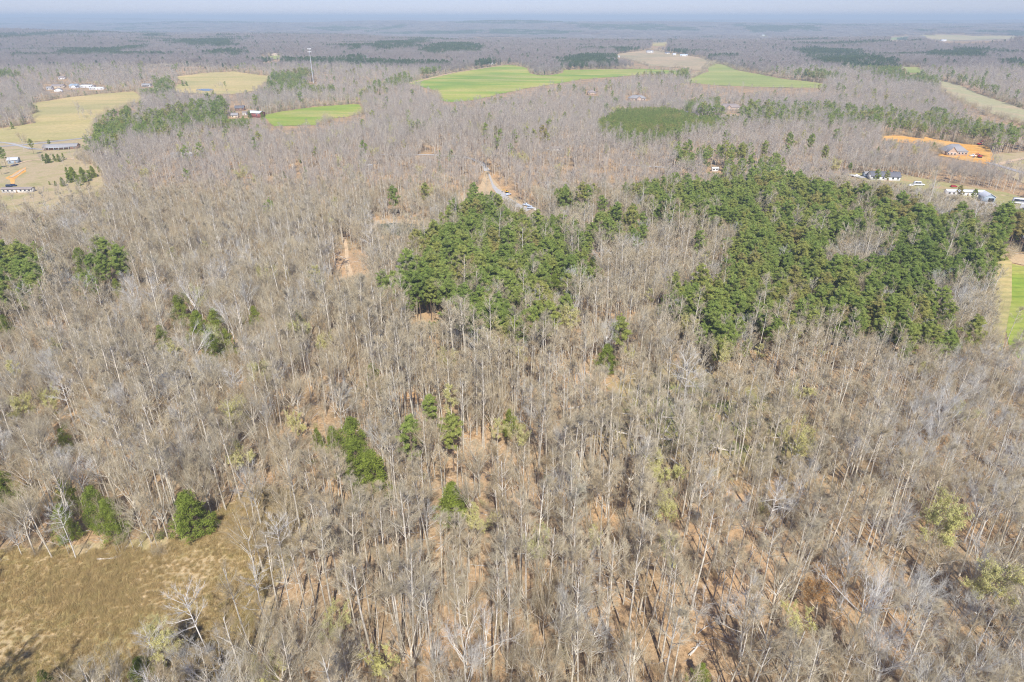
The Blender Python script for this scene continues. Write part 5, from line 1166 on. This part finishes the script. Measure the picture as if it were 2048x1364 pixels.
def build_trees():
    marks = [(w,) + proj(x, y, z) for x, y, z, w in LANDMARKS]
    usable = {}
    for kind in list(NAMES):
        idx = [i for i, t in enumerate(TREES) if t[2] == kind]
        XY = np.array([(TREES[i][0], TREES[i][1]) for i in idx]); Z = height(XY[:, 0], XY[:, 1])
        H = np.array([KINDS[kind][TREES[i][3]]['H'] * TREES[i][4] for i in idx])
        U, V = proj(XY[:, 0], XY[:, 1], Z + H * .72); D = depth_of(XY[:, 0], XY[:, 1], Z)
        size = H / D; vis = (U > 6) & (U < 2042) & (V > 6) & (V < 1358)
        lod = np.array([KINDS[kind][TREES[i][3]]['lod'] for i in idx]); hand = np.array([TREES[i][7] is not None for i in idx])
        score = np.where(hand, 10, 0) + np.where(vis & (lod == 0), size, -1)
        order = np.argsort(-score); chosen = [k for k in order[:LIMIT[kind]] if score[k] > 0]; cs = set(int(k) for k in chosen)
        # labels: named after the nearest landmark, on which side of it, and how far out
        slots = {}
        for k in chosen:
            t = TREES[idx[k]]
            if t[7]: continue
            u, v = U[k], V[k]
            bd = sorted(marks, key=lambda m: (m[1] - u) ** 2 + ((m[2] - v) * 1.3) ** 2)
            m = bd[0]; dx, dy = u - m[1], (v - m[2]) * 1.3
            side = ("right of" if dx > 0 else "left of") if abs(dx) > abs(dy) else ("below" if dy > 0 else "above")
            form = KINDS[kind][t[3]]['form']
            look = LOOK.get(form, "bare tree") if kind in ('bare', 'pine', 'cedar') else {'vase': "lime fan-crowned tree", 'broad': "lime spreading tree", 'pole': "slender lime-leaved tree"}.get(form, "small lime-leaved sapling")
            if kind == 'bare' and t[4] < .66: look = look.replace("tall slender", "short slender").replace("fan-crowned", "short fan-crowned").replace("spreading", "short spreading").replace("silvery", "short silvery")
            slots.setdefault((look, side, m[0]), []).append((dx * dx + dy * dy, k))
        for (look, side, w), l in slots.items():
            l.sort()
            if len(w.split()) > 4: look = look.replace("short ", "")
            for q, (_, k) in enumerate(l):
                if len(w.split()) > 5: look = look.replace(' bare', '')
                TREES[idx[k]][7] = "%s%s %s the %s" % (look, " nearest" if q == 0 else ", " + (ORD[q] if q < 20 else str(q + 1) + "th"), {'right of': 'right of', 'left of': 'left of', 'above': 'behind', 'below': 'in front of'}[side], w)
        nm, cat, grp = NAMES[kind]
        rest = []
        for k in range(len(idx)):
            t = TREES[idx[k]]
            if k not in cs: rest.append(k); continue
            kv = KINDS[kind][t[3]]
            o = empty(nm, (t[0], t[1], float(Z[k]))); o.rotation_euler = (t[6][0], t[6][1], t[5]); o.scale = (t[4],) * 3
            tag(o, t[7], cat, grp)
            link('trunk', kv['trunk'], o); link('crown', kv['crown'], o)
        if not rest: continue
        pts = np.stack([XY[rest, 0], XY[rest, 1], Z[rest]], 1)
        vi = [TREES[idx[k]][3] for k in rest]; rot = [(TREES[idx[k]][6][0], TREES[idx[k]][6][1], TREES[idx[k]][5]) for k in rest]
        scl = [(TREES[idx[k]][4],) * 3 for k in rest]
        WN = {'bare': ('bare_wood', "grey-brown leafless wood covering the land out to the horizon", 'woods'), 'pine': ('pine_wood', "dark green pine woods and pine stands among the leafless woods", 'pine woods'),
              'cedar': ('cedar_scrub', "dark cedars dotted through the leafless woods farther back", 'cedars'), 'bud': ('leafing_wood', "pale yellow-green crowns scattered through the woods farther back", 'woods')}[kind]
        mass(WN[0], pts, vi, rot, scl, [v['mesh'] for v in KINDS[kind]], WN[1], WN[2])
        print(kind, len(chosen), len(rest))
build_trees()

# ------------------------------------------------------------------ undergrowth, meadow grass, fallen sticks
def undergrowth():
    rng = np.random.default_rng(9)
    ms = [brush(1, 3.2).mesh("brush", [TW]), brush(2, 2.4).mesh("brush", [TW]), brush(3, 4.2).mesh("brush", [TW]), brush(4, 2.2, 260).mesh("brush", [TW, BU]), brush(5, 2.0, 500).mesh("brush", [TW, CD]), sapling(6, 11).mesh("brush", [BK, TW]), sapling(7, 14).mesh("brush", [BK, TW]), sapling(8, 9).mesh("brush", [BK, TW])]
    X, Y = jgrid(-420, 420, 45, 430, 3.5, rng); scrub = inpoly(gpoly([(-160, 1335), (60, 1330), (160, 1310), (290, 1270), (430, 1225), (500, 1200), (520, 1400), (300, 1500), (-160, 1500)]), X, Y) | inpoly(gpoly([(-100, 1140), (0, 1132), (350, 1115), (400, 1085), (480, 1040), (440, 1010), (350, 1090), (-100, 1110)]), X, Y)
    k = inview(X, Y) & (~anyin(CLEARS, X, Y) | (scrub & (rng.random(len(X)) < .38))); X, Y = X[k], Y[k]
    moss = inpoly(G_MOSS, X, Y); d = lownoise(X, Y, 9, 1.1); keep = rng.random(len(X)) < np.where(moss, .15, .42 + .7 * d)
    X, Y = X[keep], Y[keep]; n = len(X)
    vi = rng.choice(8, n, p=[.16, .16, .15, .02, .005, .18, .18, .145])
    mass("undergrowth", np.stack([X, Y, height(X, Y)], 1), vi, np.stack([np.zeros(n), np.zeros(n), rng.random(n) * 6.28], 1), np.repeat((.6 + .55 * rng.random(n))[:, None], 3, 1), ms, "thin twiggy undergrowth between the trunks of the near woods", 'undergrowth')
    # thickets along the wood edges round the fields
    EX, EY = [], []
    for pl in [F_GREEN, F_PALE, F_GREEN2, F_TAN1, F_TAN2, F_LEFT, F_STRIP, F_STRIP2, F_ORANGE, F_EDGE_T, F_BRUSH] + F_FAR:
        g = np.array(gpoly(pl, 0, 8.0)); c = g.mean(0); g2 = np.roll(g, -1, 0)
        for a, b in zip(g, g2):
            m = int(np.linalg.norm(b - a) / (1.4 + .0016 * a[1])) + 1
            if m > 400: m = 400
            t = rng.random((m, 1)); q = a + (b - a) * t; nrm2 = np.array([(b - a)[1], -(b - a)[0]]); nrm2 /= np.linalg.norm(nrm2) + 1e-9
            if inpoly([tuple(p) for p in g], np.array([(a + b)[0] / 2 + nrm2[0]]), np.array([(a + b)[1] / 2 + nrm2[1]]))[0]: nrm2 = -nrm2
            if nrm2[1] < -.35: continue
            q = q + nrm2 * (rng.random((m, 1)) ** 1.5 * 14); EX += list(q[:, 0]); EY += list(q[:, 1])
    EX, EY = np.array(EX), np.array(EY); k = inview(EX, EY, 40) & (EY < 4500); EX, EY = EX[k], EY[k]
    k = ~anyin([gpoly(F_ORANGE, 0), gpoly(F_YARD, 0), gpoly(F_LAWN, 0), gpoly(F_LEFT, 0)], EX, EY); EX, EY = EX[k], EY[k]; n = len(EX)
    m2 = [brush(11, 4.6).mesh("thicket", [TW]), brush(12, 6.0).mesh("thicket", [TW]), brush(13, 3.6, 500).mesh("thicket", [TW, CD]), brush(14, 7.5).mesh("thicket", [TW])]
    mass("edge_thicket", np.stack([EX, EY, height(EX, EY)], 1), rng.choice(4, n, p=[.32, .32, .08, .28]), np.stack([np.zeros(n), np.zeros(n), rng.random(n) * 6.28], 1), np.repeat((.8 + .7 * rng.random(n))[:, None], 3, 1), m2, "brown thickets along the wood edges round the open fields", 'thicket')
    # meadow grass
    ms = [tuft(k, .7 + .25 * k).mesh("tuft", [M['grassblade']]) for k in range(3)]
    gm = gpoly(MEADOW, 0); cc = np.mean(gm, 0); gm = [(x + (x - cc[0]) * .10 + rng.normal() * 1.2, y + (y - cc[1]) * .12 + rng.normal() * 1.2) for x, y in gm]; a = np.array(gm); X, Y = jgrid(a[:, 0].min(), a[:, 0].max(), a[:, 1].min(), a[:, 1].max(), 0.85, rng)
    k = inpoly(gm, X, Y) & inview(X, Y, 15) & (lownoise(X, Y, 2.6, 3.0) > -.8); X, Y = X[k], Y[k]; n = len(X); c = lownoise(X, Y, 5, .5)
    k = rng.random(n) < .97 + .1 * c; X, Y, c = X[k], Y[k], c[k]; n = len(X)
    mass("meadow_grass", np.stack([X, Y, height(X, Y) + .05], 1), rng.integers(0, 3, n), np.stack([rng.normal(size=n) * .12, rng.normal(size=n) * .12, rng.normal(size=n) * 1.2], 1), np.repeat((.65 + .45 * rng.random(n) + .3 * c)[:, None], 3, 1), ms, "tall dry tan grass filling the meadow at lower left", 'grass')
    # sticks
    ms = []
    for k in range(4):
        r2 = np.random.default_rng(50 + k); g = Geo(); P = grow(np.array([[0, 0, .12]]), np.array([[1, .1, .04]]), np.array([3.2]), 4, .08, 0, r2); tubes(g, P, np.array([[.07, .06, .05, .035, .02]]), 5)
        st, dd, _, _ = spawn(P, np.array([3.]), 5, .3, .9, .4, .9, r2); dd[:, 2] = np.abs(dd[:, 2]) * .3; PP = grow(st, dd, np.full(5, 1.1), 2, .1, 0, r2); tubes(g, PP, taper(np.full(5, .035), np.full(5, .012), 3), 3)
        ms.append(g.mesh("stick", [M['deadwood']]))
    X, Y = jgrid(-400, 400, 45, 420, 3.7, rng); k = inview(X, Y) & ~anyin(CLEARS, X, Y); X, Y = X[k], Y[k]; n = len(X)
    mass("fallen_branches", np.stack([X, Y, height(X, Y)], 1), rng.integers(0, 4, n), np.stack([np.zeros(n), np.zeros(n), rng.random(n) * 6.28], 1), np.repeat((.5 + 1.1 * rng.random(n) ** 2)[:, None], 3, 1), ms, "pale fallen branches littering the leaf-covered forest floor", 'branches')
undergrowth()

# ------------------------------------------------------------------ haze
def haze():
    g = Geo(); bx(g, -60000, 60000, -60000, 63000, -60, 150)
    me = g.mesh("haze", []); m = bpy.data.materials.new("haze_air"); m.use_nodes = True; nt = m.node_tree; nt.nodes.clear()
    out = nt.nodes.new("ShaderNodeOutputMaterial"); v = nt.nodes.new("ShaderNodeVolumePrincipled")
    v.inputs["Color"].default_value = (.68, .83, .95, 1); v.inputs["Density"].default_value = HAZE; v.inputs["Anisotropy"].default_value = -0.1
    nt.links.new(v.outputs[0], out.inputs["Volume"]); me.materials.append(m)
    o = link("haze", me); tag(o, "thin bluish spring haze over the far woods", "haze", kind='stuff')
    return o
HAZE = 1.8e-4
haze()
